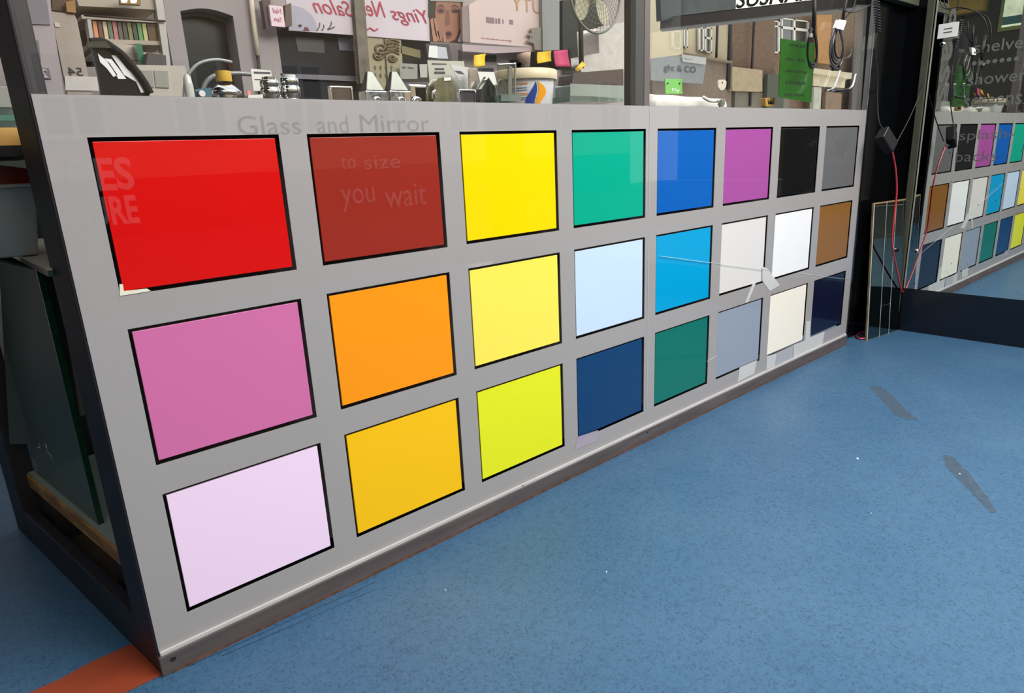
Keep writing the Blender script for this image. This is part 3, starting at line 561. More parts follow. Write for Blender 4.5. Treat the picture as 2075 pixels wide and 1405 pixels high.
obj('top_rail', MB().tube(smooth_path([PY(1008, 131, y), PY(1040, 130, y), PY(1044, 134, y), PY(1043, 200, y)]), .0028, 8), CHROME, t)
obj('back_plate', MB().px([(1008, 132), (1042, 132), (1041, 200), (1012, 200)], y+.006, .004), ACRYL, t)
obj('upright', MB().px([(1031, 134), (1038, 134), (1037, 200), (1030, 200)], y-.002, .004), mat('grey_strip', (160, 158, 150), .2, .6), t)
obj('glass_foot', MB().px([(1016, 192), (1055, 192), (1055, 204), (1016, 204)], y-.02, .05), glass('foot_glass', (190, 225, 212), .3, f0=.1), t, .001)
# bucket
y = .15; b = base(1109, y); w = wid(1064, 1158, y)/2; zt = top_z(1109, 137, y); h = zt-SH
t = on_shelf('plastic_bucket', 'white plastic bucket with cream lid and a blue and orange swirl label', 'bucket', 1109, y)
b[1] = y+w
bb_ = obj('bucket_body', MB().lathe(b, [(w*.80, 0), (w*.82, .003), (w*.93, h*.78)], 48), mat('white_plastic', (226, 226, 230), .35, coat=.3), t)
obj('lid', MB().lathe(b+np.array([0, 0, h*.78]), [(w*1.02, 0), (w*1.03, .003), (w*1.03, h*.20), (w*.98, h*.22), (w*.93, h*.20), (w*.90, h*.22)], 48), mat('cream_lid', (222, 205, 172), .4), t)
def on_b(pts, off=.0008, mi=0, mb=None):   # flat print wrapped on the bucket: pts = (angle offset in radians from facing point, z share)
    mb = mb or MB(); mb.mi = mi; V = []
    for a, s in pts:
        r = w*(.815+.115*s/.78)+off; V.append((b[0]+r*math.sin(a), b[1]-r*math.cos(a), SH+h*s))
    mb.add(V, [tuple(range(len(V)))]); return mb
fa = math.atan2(b[0]-CAM[0], b[1]-CAM[1]); fa = -fa   # direction towards the camera
lg = MB()
def drop(sgn, mi):
    n, m = 20, 6; lg.mi = mi; V = []
    for i in range(n+1):
        tt = i/n; z = .06+.66*tt; mid = fa+.40+.05*math.sin(2*PI*(tt-.5))
        inner = mid+sgn*.025; outer = inner+sgn*.34*math.sin(PI*tt**(1.5 if sgn > 0 else .72))
        for k in range(m+1):
            a = inner+(outer-inner)*k/m; r = w*(.82+.11*z/.78)+.0012; V.append((b[0]+r*math.sin(a), b[1]-r*math.cos(a), SH+h*z))
    lg.add(V, [(i*(m+1)+k, i*(m+1)+k+1, (i+1)*(m+1)+k+1, (i+1)*(m+1)+k) for i in range(n) for k in range(m)])
drop(-1, 0); drop(1, 1)
obj('swirl_logo', lg, [M((24, 62, 150), .4), M((240, 160, 20), .4)], bb_)
ll = MB()
for s in (.66, .44, .22):
    on_b([(fa-.62+k*.08, s) for k in range(10)]+[(fa-.62+(9-k)*.08, s+.03) for k in range(10)], .0012, 0, ll)
for s in (.58, .53, .37, .33, .14, .10): on_b([(fa-.60+k*.085, s) for k in range(9)]+[(fa-.60+(8-k)*.085, s+.016) for k in range(9)], .0012, 1, ll)
obj('label_lines', ll, [M((232, 150, 60), .5), M((130, 140, 175), .5)], bb_)
# sticky notes
YN = M((236, 190, 40), .6); PN = M((206, 66, 112), .6)
def note(pts, y, m, lab): 
    P = [PY(a, b, y) for a, b in pts]; mb = MB(); n = 5; V = []
    for j in range(n+1):
        for i in range(2):
            tt = j/n; p = P[0+i]*(1-tt)+P[3-i]*tt; V.append(p+np.array([0, -.012*tt*tt, 0]))
    mb.smooth = True; mb.add(V, [(2*j, 2*j+1, 2*j+3, 2*j+2) for j in range(n)]); o = obj('sticky_note', mb, m)
    s = o.modifiers.new('solid', 'SOLIDIFY'); s.thickness = .0008; return tag(o, lab, 'sticky note', 'sticky notes above the bucket')
note([(961, 112), (984, 109), (978, 134), (956, 137)], .3, YN, 'yellow sticky note hanging left of the pink beauty board foot')
note([(1089, 106), (1117, 103), (1112, 125), (1084, 130)], .28, YN, 'yellow curled sticky note above the bucket, next to the pink one')
note([(1122, 103), (1150, 101), (1151, 136), (1121, 136)], .28, PN, 'magenta pink sticky note above the bucket lid')
note([(1165, 140), (1180, 124), (1182, 132), (1166, 146)], .28, YN, 'narrow yellow sticky note right of the magenta one')
note([(1010, 143), (1050, 140), (1052, 146), (1012, 150)], .28, YN, 'flat yellow note behind the acrylic stand')
tag(obj('note_holder', MB().px([(1084, 104), (1155, 100), (1158, 140), (1082, 140)], .31, .02), BLACKM), 'black holder behind the sticky notes above the bucket', 'holder')
# black backdrop, white sack, boxes right of bucket
tag(obj('black_board', MB().px([(1140, 0), (1222, 0), (1222, 140), (1140, 140)], .9, .02), M((26, 30, 28), .5)), 'black board behind the fan, left of the white sack', 'board')
mb = MB(); pts = [(1216, 60), (1268, 50), (1268, 142), (1180, 140), (1176, 130), (1188, 118), (1210, 114), (1218, 112)]
tag(obj('white_sack', mb.px(pts, .62, .12), mat('sack_white', (196, 188, 182), .6, var=.08, scale=25, bump=.5, bscale=25), bevel=.02), 'draped off-white sack behind the fan, beside the dark mullion', 'sack')
for pts, y, c, lab in (([(1163, 150), (1262, 142), (1262, 176), (1160, 174)], .55, (84, 72, 68), 'brown bundle under the white sack'), ([(1157, 172), (1264, 176), (1264, 204), (1157, 204)], .40, (150, 158, 150), 'pale grey-green box beside the bucket')):
    tag(obj('storage_box', MB().px(pts, y, .08), M(c, .6), bevel=.004), lab, 'box')
tag(obj('glass_strip', MB().px([(1155, 194), (1200, 195), (1262, 200), (1262, 206), (1155, 206)], .2, .1), glass('strip_glass', (150, 190, 170), .3, f0=.1)), 'green glass strip lying right of the bucket', 'glass strip')
# fan
fc = PY(1207, -16, .50); rad = np.linalg.norm(PY(1207, 67, .50)-fc)
t = thing('desk_fan', 'round beige mesh fan with pale blades, hanging above the white sack', 'fan', fc)
fxv = np.array([1., 0, 0]); fzv = np.array([0, 0, 1.])
ring = lambda r, dy=0: [fc+r*(math.cos(2*PI*k/48)*fxv+math.sin(2*PI*k/48)*fzv)+np.array([0, dy, 0]) for k in range(48)]
FM = mat('fan_beige', (176, 172, 152), .4)
obj('guard_rim', MB().tube(ring(rad), .005, 8, close=True), M((120, 122, 110), .35), t)
mb = MB()
for k in range(1, 9): mb.tube(ring(rad*k/9, -.03*math.cos(k/9*PI/2)), .0008, 5, close=True)
for k in range(40):
    a = 2*PI*k/40; dr = math.cos(a)*fxv+math.sin(a)*fzv; mb.tube([fc+dr*rad*q+np.array([0, -.03*math.cos(q*PI/2), 0]) for q in (.1, .4, .7, 1)], .0008, 5)
obj('guard_wires', mb, M((120, 118, 104), .4), t)
for k in range(4):
    a = 2*PI*k/4+.7; dr = math.cos(a)*fxv+math.sin(a)*fzv; pr = -math.sin(a)*fxv+math.cos(a)*fzv; P = []
    for j in range(16):
        q = 2*PI*j/16; P.append(fc+dr*(rad*.52+rad*.36*math.cos(q))+pr*rad*.30*math.sin(q)*(1+.3*math.cos(q))+np.array([0, .012+.012*math.sin(q), 0]))
    obj('blade', MB().prism(P, (0, .003, 0)), mat('blade_cream', (198, 190, 165), .35), t)
obj('motor', MB().lathe(fc+np.array([0, .02, 0]), [(.03, -.02), (.035, 0), (.035, .06), (.02, .08)], 24, (0, 1, 0)), FM, t)
obj('stand_pole', MB().tube([fc+np.array([0, .08, 0]), fc+np.array([0, .08, -.26+0])], .010, 12), M((60, 58, 54), .5), t)
# right pane items
y = .14; r0 = [PY(1310, 196, y), PY(1380, 193, y), PY(1440, 190, y), PY(1498, 190, y)]
t = thing('packaging_roll', 'long white plastic-wrapped roll lying behind the right window pane', 'roll', PY(1400, 205, y))
rr = .034; zc = SH+rr
rp = [np.array([p[0], y+.03*k, zc+.001*k]) for k, p in enumerate(r0)]
obj('roll_body', MB().tube(smooth_path(rp, 6), rr, 24, rs=[rr*(1-.03*math.sin(k*.9)) for k in range(19)]), mat('white_wrap', (224, 220, 212), .25, var=.08, scale=6, coat=.5, bump=.6, bscale=22), t)
obj('loose_flap', MB().tube(smooth_path([PY(1425, 197, y-.04), PY(1438, 204, y-.04), PY(1452, 205, y-.04)]), .006, 8), WHITE, t)
y = .08; t = on_shelf('key_lock', 'chrome cabinet lock with a white key tag standing up, in front of the wrapped roll', 'lock', 1462, y); b = base(1462, y)
obj('lock_body', MB().lathe(b, [(.022, 0), (.022, .004), (.010, .008), (.009, .028), (.013, .032), (.013, .05)], 28), mat('pale_lock', (225, 222, 215), .15, .7), t)
obj('key_tag', MB().px([(1456, 166), (1459, 162), (1469, 162), (1472, 166), (1471, 176), (1466, 182), (1460, 182), (1456, 176)], y, .004), mat('tag_pale', (220, 205, 190), .4), t, .001)
obj('tag_hole', MB().lathe(PY(1464, 168, y-.0006), [(.003, 0), (.003, .0004)], 12, (0, -1, 0)), BLACKM, t)
y = .22; t = thing('green_sign', 'small light green acrylic sign with two black screws and white letters', 'sign', PY(1365, 186, y))
sp_ = obj('sign_plate', MB().px([(1348, 160), (1382, 160), (1383, 190), (1349, 190)], y, .004), mat('lime_acrylic', (120, 190, 92), .25, coat=.5), t)
mb = MB(); 
for u in (1353, 1377): mb.lathe(PY(u, 169, y-.002), [(.003, 0), (.003, .002)], 12, (0, -1, 0))
obj('screws', mb, BLACKM, sp_)
mb = MB(); ltr(mb, 'Fly', 1362, 179, 1377, 188, y-.001, depth=(0, .0004, 0)); obj('sign_letters', mb, WHITE, sp_)
# green notice
y = .05; t = thing('green_notice', 'dark green acrylic notice board with blurred dark text lines, behind the right pane', 'notice', PY(1615, 200, y))
GN = mat('green_acrylic', (42, 108, 24), .25, trans=.12, coat=.5)
gp = [(1583, 78), (1637, 86), (1652, 88), (1644, 208), (1578, 197)]
gn_ = obj('notice_plate', MB().px(gp, y, .003), GN, t)
mb = MB()
DK = M((20, 58, 14), .5)
for (u0, v0, u1, v1, s) in ((1600, 87, 1634, 98, 'NOTICE'), (1592, 116, 1612, 124, 'THE'), (1616, 118, 1632, 126, 'YOU'), (1592, 140, 1636, 150, 'RETURNS'), (1592, 163, 1634, 173, 'POLICY'), (1590, 188, 1632, 196, 'THANKS')):
    x0, x1, z0, z1 = rect(u0, v0, u1, v1, y-.001)
    for k, ch in enumerate(s):   # blurred, unreadable print: short dark blocks
        xx0 = x0+(x1-x0)*k/len(s); mb.box(xx0, xx0+(x1-x0)/len(s)*.72, y-.001, y-.0004, z0+(z1-z0)*(.12*(k % 2)), z1-(z1-z0)*(.1*((k+1) % 2)))
obj('text_marks', mb, DK, gn_)
y = .09; t = on_shelf('yellow_block', 'small yellow and black block behind the orchid side of the right pane', 'block', 1561, y)
obj('block', MB().px([(1551, 199), (1570, 198), (1570, 215), (1552, 215)], y, .02), M((206, 160, 82), .4), t, .001)
obj('dark_marks', MB().px([(1556, 201), (1559, 208), (1562, 202), (1565, 209), (1567, 201), (1568, 211), (1562, 211), (1557, 211)], y-.001, .001), BLACKM, t)
tag(obj('acrylic_edge', MB().px([(1734, 10), (1758, 10), (1744, 222), (1726, 222)], .012, .004), glass('acryl_edge', (235, 222, 218), .2, f0=.1)), 'clear acrylic strip along the right end of the window', 'acrylic strip')
tag(obj('clear_hose', MB().tube(smooth_path([PY(a, b, .02) for a, b in ((1690, 120), (1720, 115), (1726, 100))]), .003, 6), ACRYL), 'thin clear hose beside the cable bundle', 'hose')

# ------------------------------------------------------------------ nail salon front across the shop (seen through the left pane)
Y = 2.2
def pb(name, u0, v0, u1, v1, y, t, m, parent=None, bevel=0, z0=None): return obj(name, pbox(u0, v0, u1, v1, y, t, z0=z0), m, parent, bevel)
WL = mat('salon_wall_pink', (172, 160, 156), .8, var=.05, scale=3)
mb = MB().box(-1.6, 4.8, Y+.35, Y+.45, 0, 3.2); struct('wall_rear', mb, WL)
x0, x1, z0, z1 = rect(330, 0, 575, 200, Y)
# pier wall with arched opening
xa0, xa1 = PY(378, 100, Y)[0], PY(482, 100, Y)[0]; zt = PY(380, 24, Y)[2]; zc = zt
arch = [(xa0, 0.4)]+[(xa0+(xa1-xa0)*k/14, zt+.022*math.sin(PI*k/14)) for k in range(15)]+[(xa1, 0.4)]
pier = MB(); xl, xr = PY(345, 100, Y)[0], PY(566, 100, Y)[0]
pier.box(xl, xa0, Y, Y+.2, 0, 3.2); pier.box(xa1, xr, Y, Y+.2, 0, 3.2)
for k in range(14):
    a, b = arch[1+k], arch[2+k]; pier.prism([(a[0], Y, a[1]), (b[0], Y, b[1]), (b[0], Y, 3.2), (a[0], Y, 3.2)], (0, .2, 0))
struct('wall_pier', pier, mat('pier_plaster', (160, 150, 150), .8, var=.06, scale=4))
t = thing('arched_window', 'dark arched window opening in the pinkish pier behind the tape roll', 'window', (xa0, Y+.1, .4))
obj('dark_pane', MB().xz(arch, Y+.12, .01), mat('dark_glass', (20, 21, 21), .3, var=.3, scale=2, spec=.2), t)
mb = MB().tube([(a, Y+.09, b-.012) for a, b in arch[1:-1]], .008, 8); obj('arch_bar', mb, M((92, 98, 92), .4), t)
pp = [(470, 95), (482, 85), (486, 150), (470, 155), (462, 130)]
obj('brown_curtain', MB().px(pp, Y+.11, .004), M((98, 62, 48), .8, var=.3), t)
tag(obj('wall_pipe', MB().tube([PY(507, -20, Y-.03), PY(516, 60, Y-.03), PY(522, 113, Y-.03)], .012, 10), M((205, 192, 170), .5)), 'thin cream pipe running down the pinkish pier', 'pipe')
tag(obj('wall_pipe', MB().tube([PY(522, 113, Y-.03), PY(526, 150, Y-.03), PY(526, 200, Y-.03)], .009, 10), M((52, 44, 42), .5)), 'dark lower end of the pipe on the pinkish pier', 'pipe')
t = thing('wall_sign', 'small projecting sign box reading Nail Spa in reverse, left of the banner', 'sign', PY(560, 58, Y-.1))
sf_ = obj('sign_face', pbox(545, 10, 578, 55, Y-.12, .02), mat('sign_pink', (222, 196, 202), .4), t)
obj('sign_side', MB().px([(578, 10), (590, 6), (592, 52), (578, 55)], Y-.115, .10), M((86, 66, 48), .5), t)
obj('sign_bracket', MB().px([(531, 0), (548, 0), (550, 52), (540, 58)], Y-.10, .04), M((66, 44, 44), .5), t)
mb = MB(); ltr(mb, 'Nail', 552, 16, 570, 28, Y-.121, mirror=True); ltr(mb, 'Spa', 554, 34, 571, 46, Y-.121, mirror=True); obj('sign_letters', mb, M((176, 70, 96), .5), sf_)
# banner
yb = Y-.06
t = thing('salon_banner', 'long pale lilac banner with reversed red script, above the dark counter', 'banner', PY(700, 80, yb))
ban = [(572, -40), (872, -40), (876, 84), (800, 78), (700, 70), (590, 62)]
bs_ = obj('banner_sheet', MB().px(ban, yb, .006), mat('banner_cloth', (204, 192, 198), .7, var=.07, scale=3), t)
obj('grey_circle', MB().px([(585+58*math.sin(a)*(1), 62-52*math.cos(a)) for a in [PI/2*k/12 for k in range(13)]]+[(585, 62)], yb-.002, .001), M((170, 164, 178), .7), bs_)
mb = MB()
ltr(mb, 'Salon', 632, -6, 716, 34, yb-.003, mirror=True, shear=.4); obj('script_word', mb, M((176, 48, 66), .5), bs_)
mb = MB(); ltr(mb, 'Nei', 730, -2, 782, 36, yb-.003, mirror=True, shear=.4); obj('script_word', mb, M((176, 48, 66), .5), bs_)
mb = MB(); ltr(mb, 'Yings', 790, 12, 866, 56, yb-.003, mirror=True, shear=.4); obj('script_word', mb, M((170, 44, 70), .5), bs_)
mb = MB().tube(smooth_path([PY(a, b, yb-.002) for a, b in ((735, 55), (742, 61), (750, 57), (758, 62), (766, 58))]), .004, 6)
obj('red_flourish', mb, M((180, 70, 90), .5), bs_)
mb = MB()
for q in (((642, 62), (648, 46)), ((652, 62), (656, 50)), ((664, 60), (672, 44)), ((664, 60), (678, 54))): mb.tube(smooth_path([PY(*q[0], yb-.002), PY((q[0][0]+q[1][0])/2+2, (q[0][1]+q[1][1])/2, yb-.002), PY(*q[1], yb-.002)], 4), .003, 6)
obj('leaf_motif', mb, M((96, 92, 84), .6), bs_)
obj('dark_flower', MB().px([(603, 52), (608, 49), (613, 52), (608, 56)], yb-.003, .001), M((40, 34, 36), .6), bs_)
obj('maroon_flower', MB().px([(614, 62), (618, 54), (624, 56), (627, 63)], yb-.003, .001), M((100, 50, 62), .6), bs_)
# dark counter
t = thing('dark_counter', 'tall dark cabinet front with grey bar, below the lilac banner', 'cabinet', PY(650, 200, Y))
DKC = mat('counter_dark', (26, 26, 32), .5, var=.15, scale=3, spec=.2)
x0, x1, z0, z1 = rect(560, 60, 742, 150, Y)
obj('upper_panel', MB().box(x0, x1, Y+.02, Y+.1, PY(650, 155, Y)[2], z1+.03), DKC, t)
obj('grey_bar', MB().px([(568, 149), (742, 155), (742, 166), (570, 158)], Y, .06), M((110, 106, 112), .4), t)
obj('lower_panel', MB().box(x0, x1, Y+.02, Y+.1, .2, PY(650, 160, Y)[2]), DKC, t)
obj('dim_screen', MB().px([(598, 74), (656, 78), (658, 108), (604, 104)], Y+.017, .002), M((56, 54, 52), .4), t)
obj('grey_square', MB().px([(684, 76), (726, 80), (730, 104), (688, 102)], Y+.015, .003), M((108, 106, 120), .4), t)
# trunk pillar and patterned panel
tag(obj('slim_pillar', MB().px([(719, -30), (733, -30), (748, 165), (733, 165)], Y-.10, .04), mat('bark_grey', (112, 104, 92), .8, var=.35, scale=14), bevel=.01), 'slim mottled grey pillar in front of the banner', 'pillar')
t = thing('patterned_panel', 'olive beige panel with brown scroll pattern, behind the pointed clamps', 'panel', PY(780, 190, Y-.04))
obj('panel_board', MB().gpx([(742, 72), (812, 76), (814, 186), (752, 186)], Y-.05, .03), mat('olive_board', (158, 148, 118), .6, var=.08, scale=5), t)
mb = MB(); yy = Y-.054
for cx, cz, r0_ in ((766, 112, 12), (790, 92, 14), (795, 118, 10), (772, 98, 16)):
    mb.tube([PY(cx+r0_*(1-k/26)*math.cos(k*.42), cz+r0_*.8*(1-k/26)*math.sin(k*.42), yy) for k in range(22)], .007, 6)
for k in range(5): mb.tube(smooth_path([PY(784, 84+k*6, yy), PY(796, 80+k*6, yy), PY(809, 86+k*6, yy)], 4), .006, 6)
for k in range(4):
    for j in range(2): mb.px([(758+k*11, 136+j*16), (761+k*11, 132+j*16), (763+k*11, 137+j*16), (761+k*11, 143+j*16)], yy, .003)
obj('scroll_pattern', mb, M((104, 88, 62), .6), t)
obj('panel_joint', MB().px([(778, 75), (780, 75), (788, 186), (785, 186)], yy-.002, .002), M((58, 50, 40), .6), t)
tag(obj('olive_ledge', MB().px([(812, 92), (852, 102), (852, 118), (812, 108)], Y-.05, .04), M((120, 112, 76), .6)), 'olive ledge right of the patterned panel', 'ledge')
tag(obj('dark_shelf_front', MB().px([(812, 80), (872, 84), (872, 165), (812, 165)], Y+.1, .03), M((58, 60, 54), .6, var=.3)), 'dark greenish shelf front right of the patterned panel', 'shelf')
for pts, c, lab in (([(810, 128), (846, 130), (846, 160), (811, 160)], (150, 148, 138), 'printed grey card right of the patterned panel'), ([(850, 130), (866, 130), (866, 157), (852, 157)], (178, 176, 166), 'pale grey card left of the price list')):
    paper('display_card', lab, pts, Y-.1, bars=[[(815, 135), (822, 135), (822, 139), (815, 139)], [(826, 136), (838, 137), (838, 140), (826, 139)]] if c[0] == 150 else (), m=M(c, .6))
t = thing('picture_frame', 'dark grey frame holding white cards, under the face poster', 'frame', PY(890, 120, Y-.08))
obj('frame_rim', MB().px([(862, 88), (910, 90), (916, 122), (868, 121)], Y-.08, .02), M((74, 70, 72), .5), t)
obj('card_inset', MB().px([(872, 93), (904, 96), (908, 119), (876, 118)], Y-.084, .004), M((188, 190, 196), .5), t)
obj('white_slip', MB().px([(870, 92), (886, 93), (887, 118), (868, 116)], Y-.088, .003), WHITE, t)
# face poster (printed picture)
yp = Y-.07; t = thing('face_poster', 'brown-toned poster of a face with open mouth and a hand on the cheek', 'poster', PY(904, 88, yp))
mb = MB(); cols = [M((60, 38, 28), .5), M((150, 106, 84), .5), M((122, 80, 62), .5), M((62, 46, 44), .5), M((124, 62, 58), .5), M((46, 28, 26), .5), M((168, 122, 98), .5), M((214, 214, 216), .5), M((36, 54, 30), .6)]
mb.mi = 0; mb.px([(869, -20), (938, -20), (938, 88), (873, 84)], yp, .004)
mb.mi = 8; mb.px([(869, -20), (878, -20), (876, 30), (869, 34)], yp-.0006, .0005)
mb.mi = 1; mb.px([(884, 2), (932, 2), (936, 30), (932, 60), (922, 80), (908, 87), (897, 80), (886, 58), (882, 30)], yp-.001, .001)
mb.mi = 2; mb.px([(904, 20), (909, 20), (912, 46), (908, 53), (903, 52), (901, 46)], yp-.0016, .0005); mb.px([(884, 14), (900, 12), (902, 22), (900, 28), (886, 28)], yp-.0014, .0004); mb.px([(915, 12), (930, 14), (931, 26), (916, 26)], yp-.0014, .0004)
mb.mi = 3; mb.px([(886, 22), (893, 18), (900, 22), (893, 26)], yp-.002, .0005); mb.px([(914, 23), (921, 18), (930, 23), (922, 27)], yp-.002, .0005); mb.px([(885, 14), (893, 9), (901, 13), (893, 12)], yp-.002, .0005); mb.px([(913, 13), (921, 9), (931, 14), (921, 12)], yp-.002, .0005)
mb.mi = 4; mb.px([(900, 66), (908, 62), (916, 66), (916, 74), (908, 80), (900, 74)], yp-.0022, .0005)
mb.mi = 5; mb.px([(903, 67), (908, 65), (914, 67), (913, 71), (908, 73), (903, 71)], yp-.0028, .0005)
mb.mi = 6; 
for q in ([(872, 40), (877, 36), (882, 70), (890, 84), (878, 84)], [(879, 38), (883, 36), (888, 60), (893, 84), (888, 84)], [(886, 64), (889, 62), (897, 84), (892, 84)], [(899, 64), (902, 62), (904, 85), (899, 85)]): mb.px(q, yp-.003, .0012)
mb.mi = 7; mb.px([(928, 84), (934, 62), (935, 86)], yp-.002, .0005)
obj('poster_print', mb, cols, t)
obj('poster_top_bar', MB().px([(872, -10), (940, -10), (940, 4), (872, 2)], yp-.006, .004), M((150, 146, 138), .5), t)
# pink beauty board
yk = Y-.12; t = thing('beauty_board', 'pale pink board with reversed gold word BEAUTY, above the white bucket', 'sign', PY(1020, 104, yk))
PK = mat('pink_board', (206, 184, 178), .6, var=.04, scale=3)
bp_ = obj('board_panel', MB().px([(950, 10), (1040, -40), (1102, -40), (1100, 52), (1076, 62), (1074, 78), (1084, 96), (953, 86)], yk, .01), PK, t)
obj('board_side', MB().px([(936, 14), (950, 10), (953, 86), (938, 84)], yk+.003, .02), M((142, 124, 122), .6), t)
obj('lower_strip', MB().px([(936, 90), (1080, 98), (1084, 104), (1000, 108), (938, 104)], yk+.004, .02), M((176, 158, 158), .6), t)
mb = MB(); ltr(mb, 'BEAUTY', 1037, -8, 1150, 36, yk-.002, mirror=True); 
V = [q for q in mb.v]; obj('gold_letters', mb, M((178, 142, 108), .5), bp_)
mb = MB(); x0, x1, z0, z1 = rect(985, 34, 1040, 52, yk-.002)
for k, (a, b) in enumerate(((0, .30), (.34, .40), (.44, .52), (.6, .64), (.86, 1.0))): mb.box(x0+(x1-x0)*a, x0+(x1-x0)*b, yk-.002, yk-.001, z0+(z1-z0)*.05*k, z1-(z1-z0)*.1*(k % 2))
obj('mauve_blocks', mb, M((140, 114, 120), .6), bp_)
mb = MB(); x0, x1, z0, z1 = rect(976, 76, 1036, 84, yk-.002)
for k in range(16): mb.box(x0+(x1-x0)*k/17, x0+(x1-x0)*(k+.7)/17, yk-.002, yk-.001, z0, z0+(z1-z0)*(.6+.4*(k % 3 == 0)))
mb.box(x1-.012, x1, yk-.002, yk-.001, z0-.004, z1+.002); obj('small_print', mb, M((158, 104, 98), .6), bp_)
tag(obj('jagged_shape', MB().px([(1100, 54), (1074, 58), (1078, 66), (1068, 70), (1080, 76), (1066, 84), (1082, 88), (1084, 100), (1104, 102)], yk-.03, .01), M((128, 122, 110), .7, var=.2)), 'jagged grey-brown shape over the lower right of the pink board', 'paper')  # flat jagged grey-brown piece in front of the board
tag(obj('grey_column', MB().px([(1100, -40), (1141, -40), (1141, 106), (1102, 104)], Y-.16, .10), mat('column_grey', (138, 138, 134), .6, var=.08, stretch=(1, 1, .2)), bevel=.01), 'grey column right of the pink beauty board', 'column')
t = thing('lower_shelving', 'grey shelf unit with dark openings, under the pink board', 'shelving', PY(1040, 200, Y))
obj('shelf_front', MB().px([(936, 100), (1150, 104), (1150, 240), (936, 240)], Y, .04), M((132, 122, 120), .6), t)
for q in ([(982, 112), (1006, 112), (1006, 126), (986, 125)], [(1033, 122), (1062, 122), (1062, 136), (1036, 136)], [(970, 138), (1000, 138), (1000, 160), (974, 160)], [(1048, 128), (1058, 126), (1056, 140), (1046, 142)]): obj('dark_opening', MB().px(q, Y-.004, .003), M((46, 38, 40), .5), t)
obj('cream_bowl', MB().lathe(PY(1072, 132, Y-.1), [(.03, 0), (.07, .03), (.08, .06), (.07, .07)], 24), M((214, 184, 160), .5), t)
# left end: beige wall, number plaque, rack of glass sheets, heater box
yl = 1.0
t = thing('number_board', 'beige board with reversed number 54, left of the rack of glass sheets', 'board', PY(140, 190, yl))
np_ = obj('board_panel', MB().gpx([(103, 26), (150, 28), (156, 40), (186, 200), (128, 200)], yl, .02), mat('beige_board', (166, 154, 144), .7, var=.06, scale=8, stretch=(4, 1, .3)), t)
mb = MB(); ltr(mb, '54', 136, 136, 169, 154, yl-.002, mirror=True); obj('number', mb, M((40, 36, 38), .5), np_)
obj('white_slip', MB().px([(131, 154), (206, 156), (208, 184), (133, 183)], yl-.004, .002), M((204, 196, 192), .5), t)
obj('white_square', MB().px([(110, 45), (120, 46), (122, 55), (112, 54)], yl-.003, .001), M((202, 194, 186), .5), t)
t = thing('sale_sign', 'grey hanging sign with reversed S and 20, against the corner post', 'sign', PY(80, 180, .9))
obj('sign_sheet', MB().px([(28, -20), (98, -20), (130, 192), (66, 192)], .9, .01), mat('sign_grey', (166, 156, 160), .7, var=.06, scale=5), t)
obj('dark_header', MB().px([(26, -20), (92, -20), (102, 50), (40, 48)], .896, .003), M((128, 120, 128), .7), t)
mb = MB(); mb.px([(51, 81), (78, 82), (83, 122), (56, 121)], .896, .003); mb.px([(64, 137), (99, 138), (104, 160), (68, 159)], .896, .003); obj('grey_blocks', mb, M((116, 108, 112), .6), t)
mb = MB(); ltr(mb, 'S', 56, 84, 79, 119, .894, mirror=True, bold=.03); ltr(mb, '20', 70, 139, 98, 158, .894, mirror=True, bold=.02); obj('pale_characters', mb, M((186, 176, 178), .6), t)
yr_ = 1.6
t = thing('display_rack', 'cream rack holding coloured glass sheets upright, behind the curved chrome mirror', 'rack', PY(250, 140, yr_))
CR = mat('rack_cream', (172, 160, 144), .6, var=.08)
for q in ([(150, -20), (316, -20), (320, 20), (160, 12)], [(165, 30), (334, 42), (334, 47), (166, 38)], [(190, 78), (335, 84), (338, 92), (192, 88)], [(192, 102), (338, 108), (339, 112), (193, 106)]): obj('shelf_board', MB().px(q, yr_, .25), CR, t)
for q in ([(312, -20), (328, -20), (346, 135), (334, 135)], [(176, 36), (184, 37), (190, 82), (183, 82)]): obj('rack_post', MB().px(q, yr_-.02, .05), M((178, 174, 168), .4), t)
obj('rack_back', MB().px([(150, -20), (330, -20), (342, 135), (165, 135)], yr_+.26, .01), M((112, 98, 86), .8, var=.2), t)
obj('dark_edge', MB().tube([PY(170, 31, yr_-.03), PY(335, 43, yr_-.03)], .004, 6), M((50, 40, 38), .5), t)
RC = [((214, 140, 92), 'orange'), ((96, 56, 52), 'maroon'), ((206, 186, 150), 'sand'), ((88, 112, 96), 'sage green'), ((186, 112, 108), 'salmon pink'), ((86, 82, 84), 'slate grey'), ((62, 68, 56), 'dark olive'), ((120, 124, 84), 'moss'), ((50, 66, 54), 'bottle green'), ((84, 150, 82), 'leaf green'), ((188, 184, 128), 'straw yellow'), ((82, 60, 30), 'brown'), ((96, 72, 40), 'tan brown')]
for k, (c, nm) in enumerate(RC):
    u = 187+k*(130/13)
    wd_ = 8 if k < 11 else 10
    tag(obj('coloured_sheet', MB().px([(u, 42+k*.5), (u+wd_, 42.5+k*.5), (u+wd_+6, 79+k*.35), (u+6, 79+k*.35)], yr_+.01, .12), mat('sheet_%s' % nm.replace(' ', '_'), c, .2, coat=.5)), '%s glass sheet standing in the cream rack' % nm, 'glass sheet', 'glass sheets in the rack')
for (pts, lab, c) in (([(228, 90), (272, 94), (278, 106), (234, 102)], 'upper pale box on the rack bottom shelf', (184, 170, 160)), ([(245, 108), (277, 110), (280, 122), (252, 120)], 'middle pale box under the rack', (168, 154, 146)), ([(258, 124), (284, 125), (288, 134), (266, 134)], 'lowest pale box above the heater box', (184, 168, 160))): tag(obj('pale_box', MB().px(pts, yr_-.05, .1), M(c, .6), bevel=.004), lab, 'box')
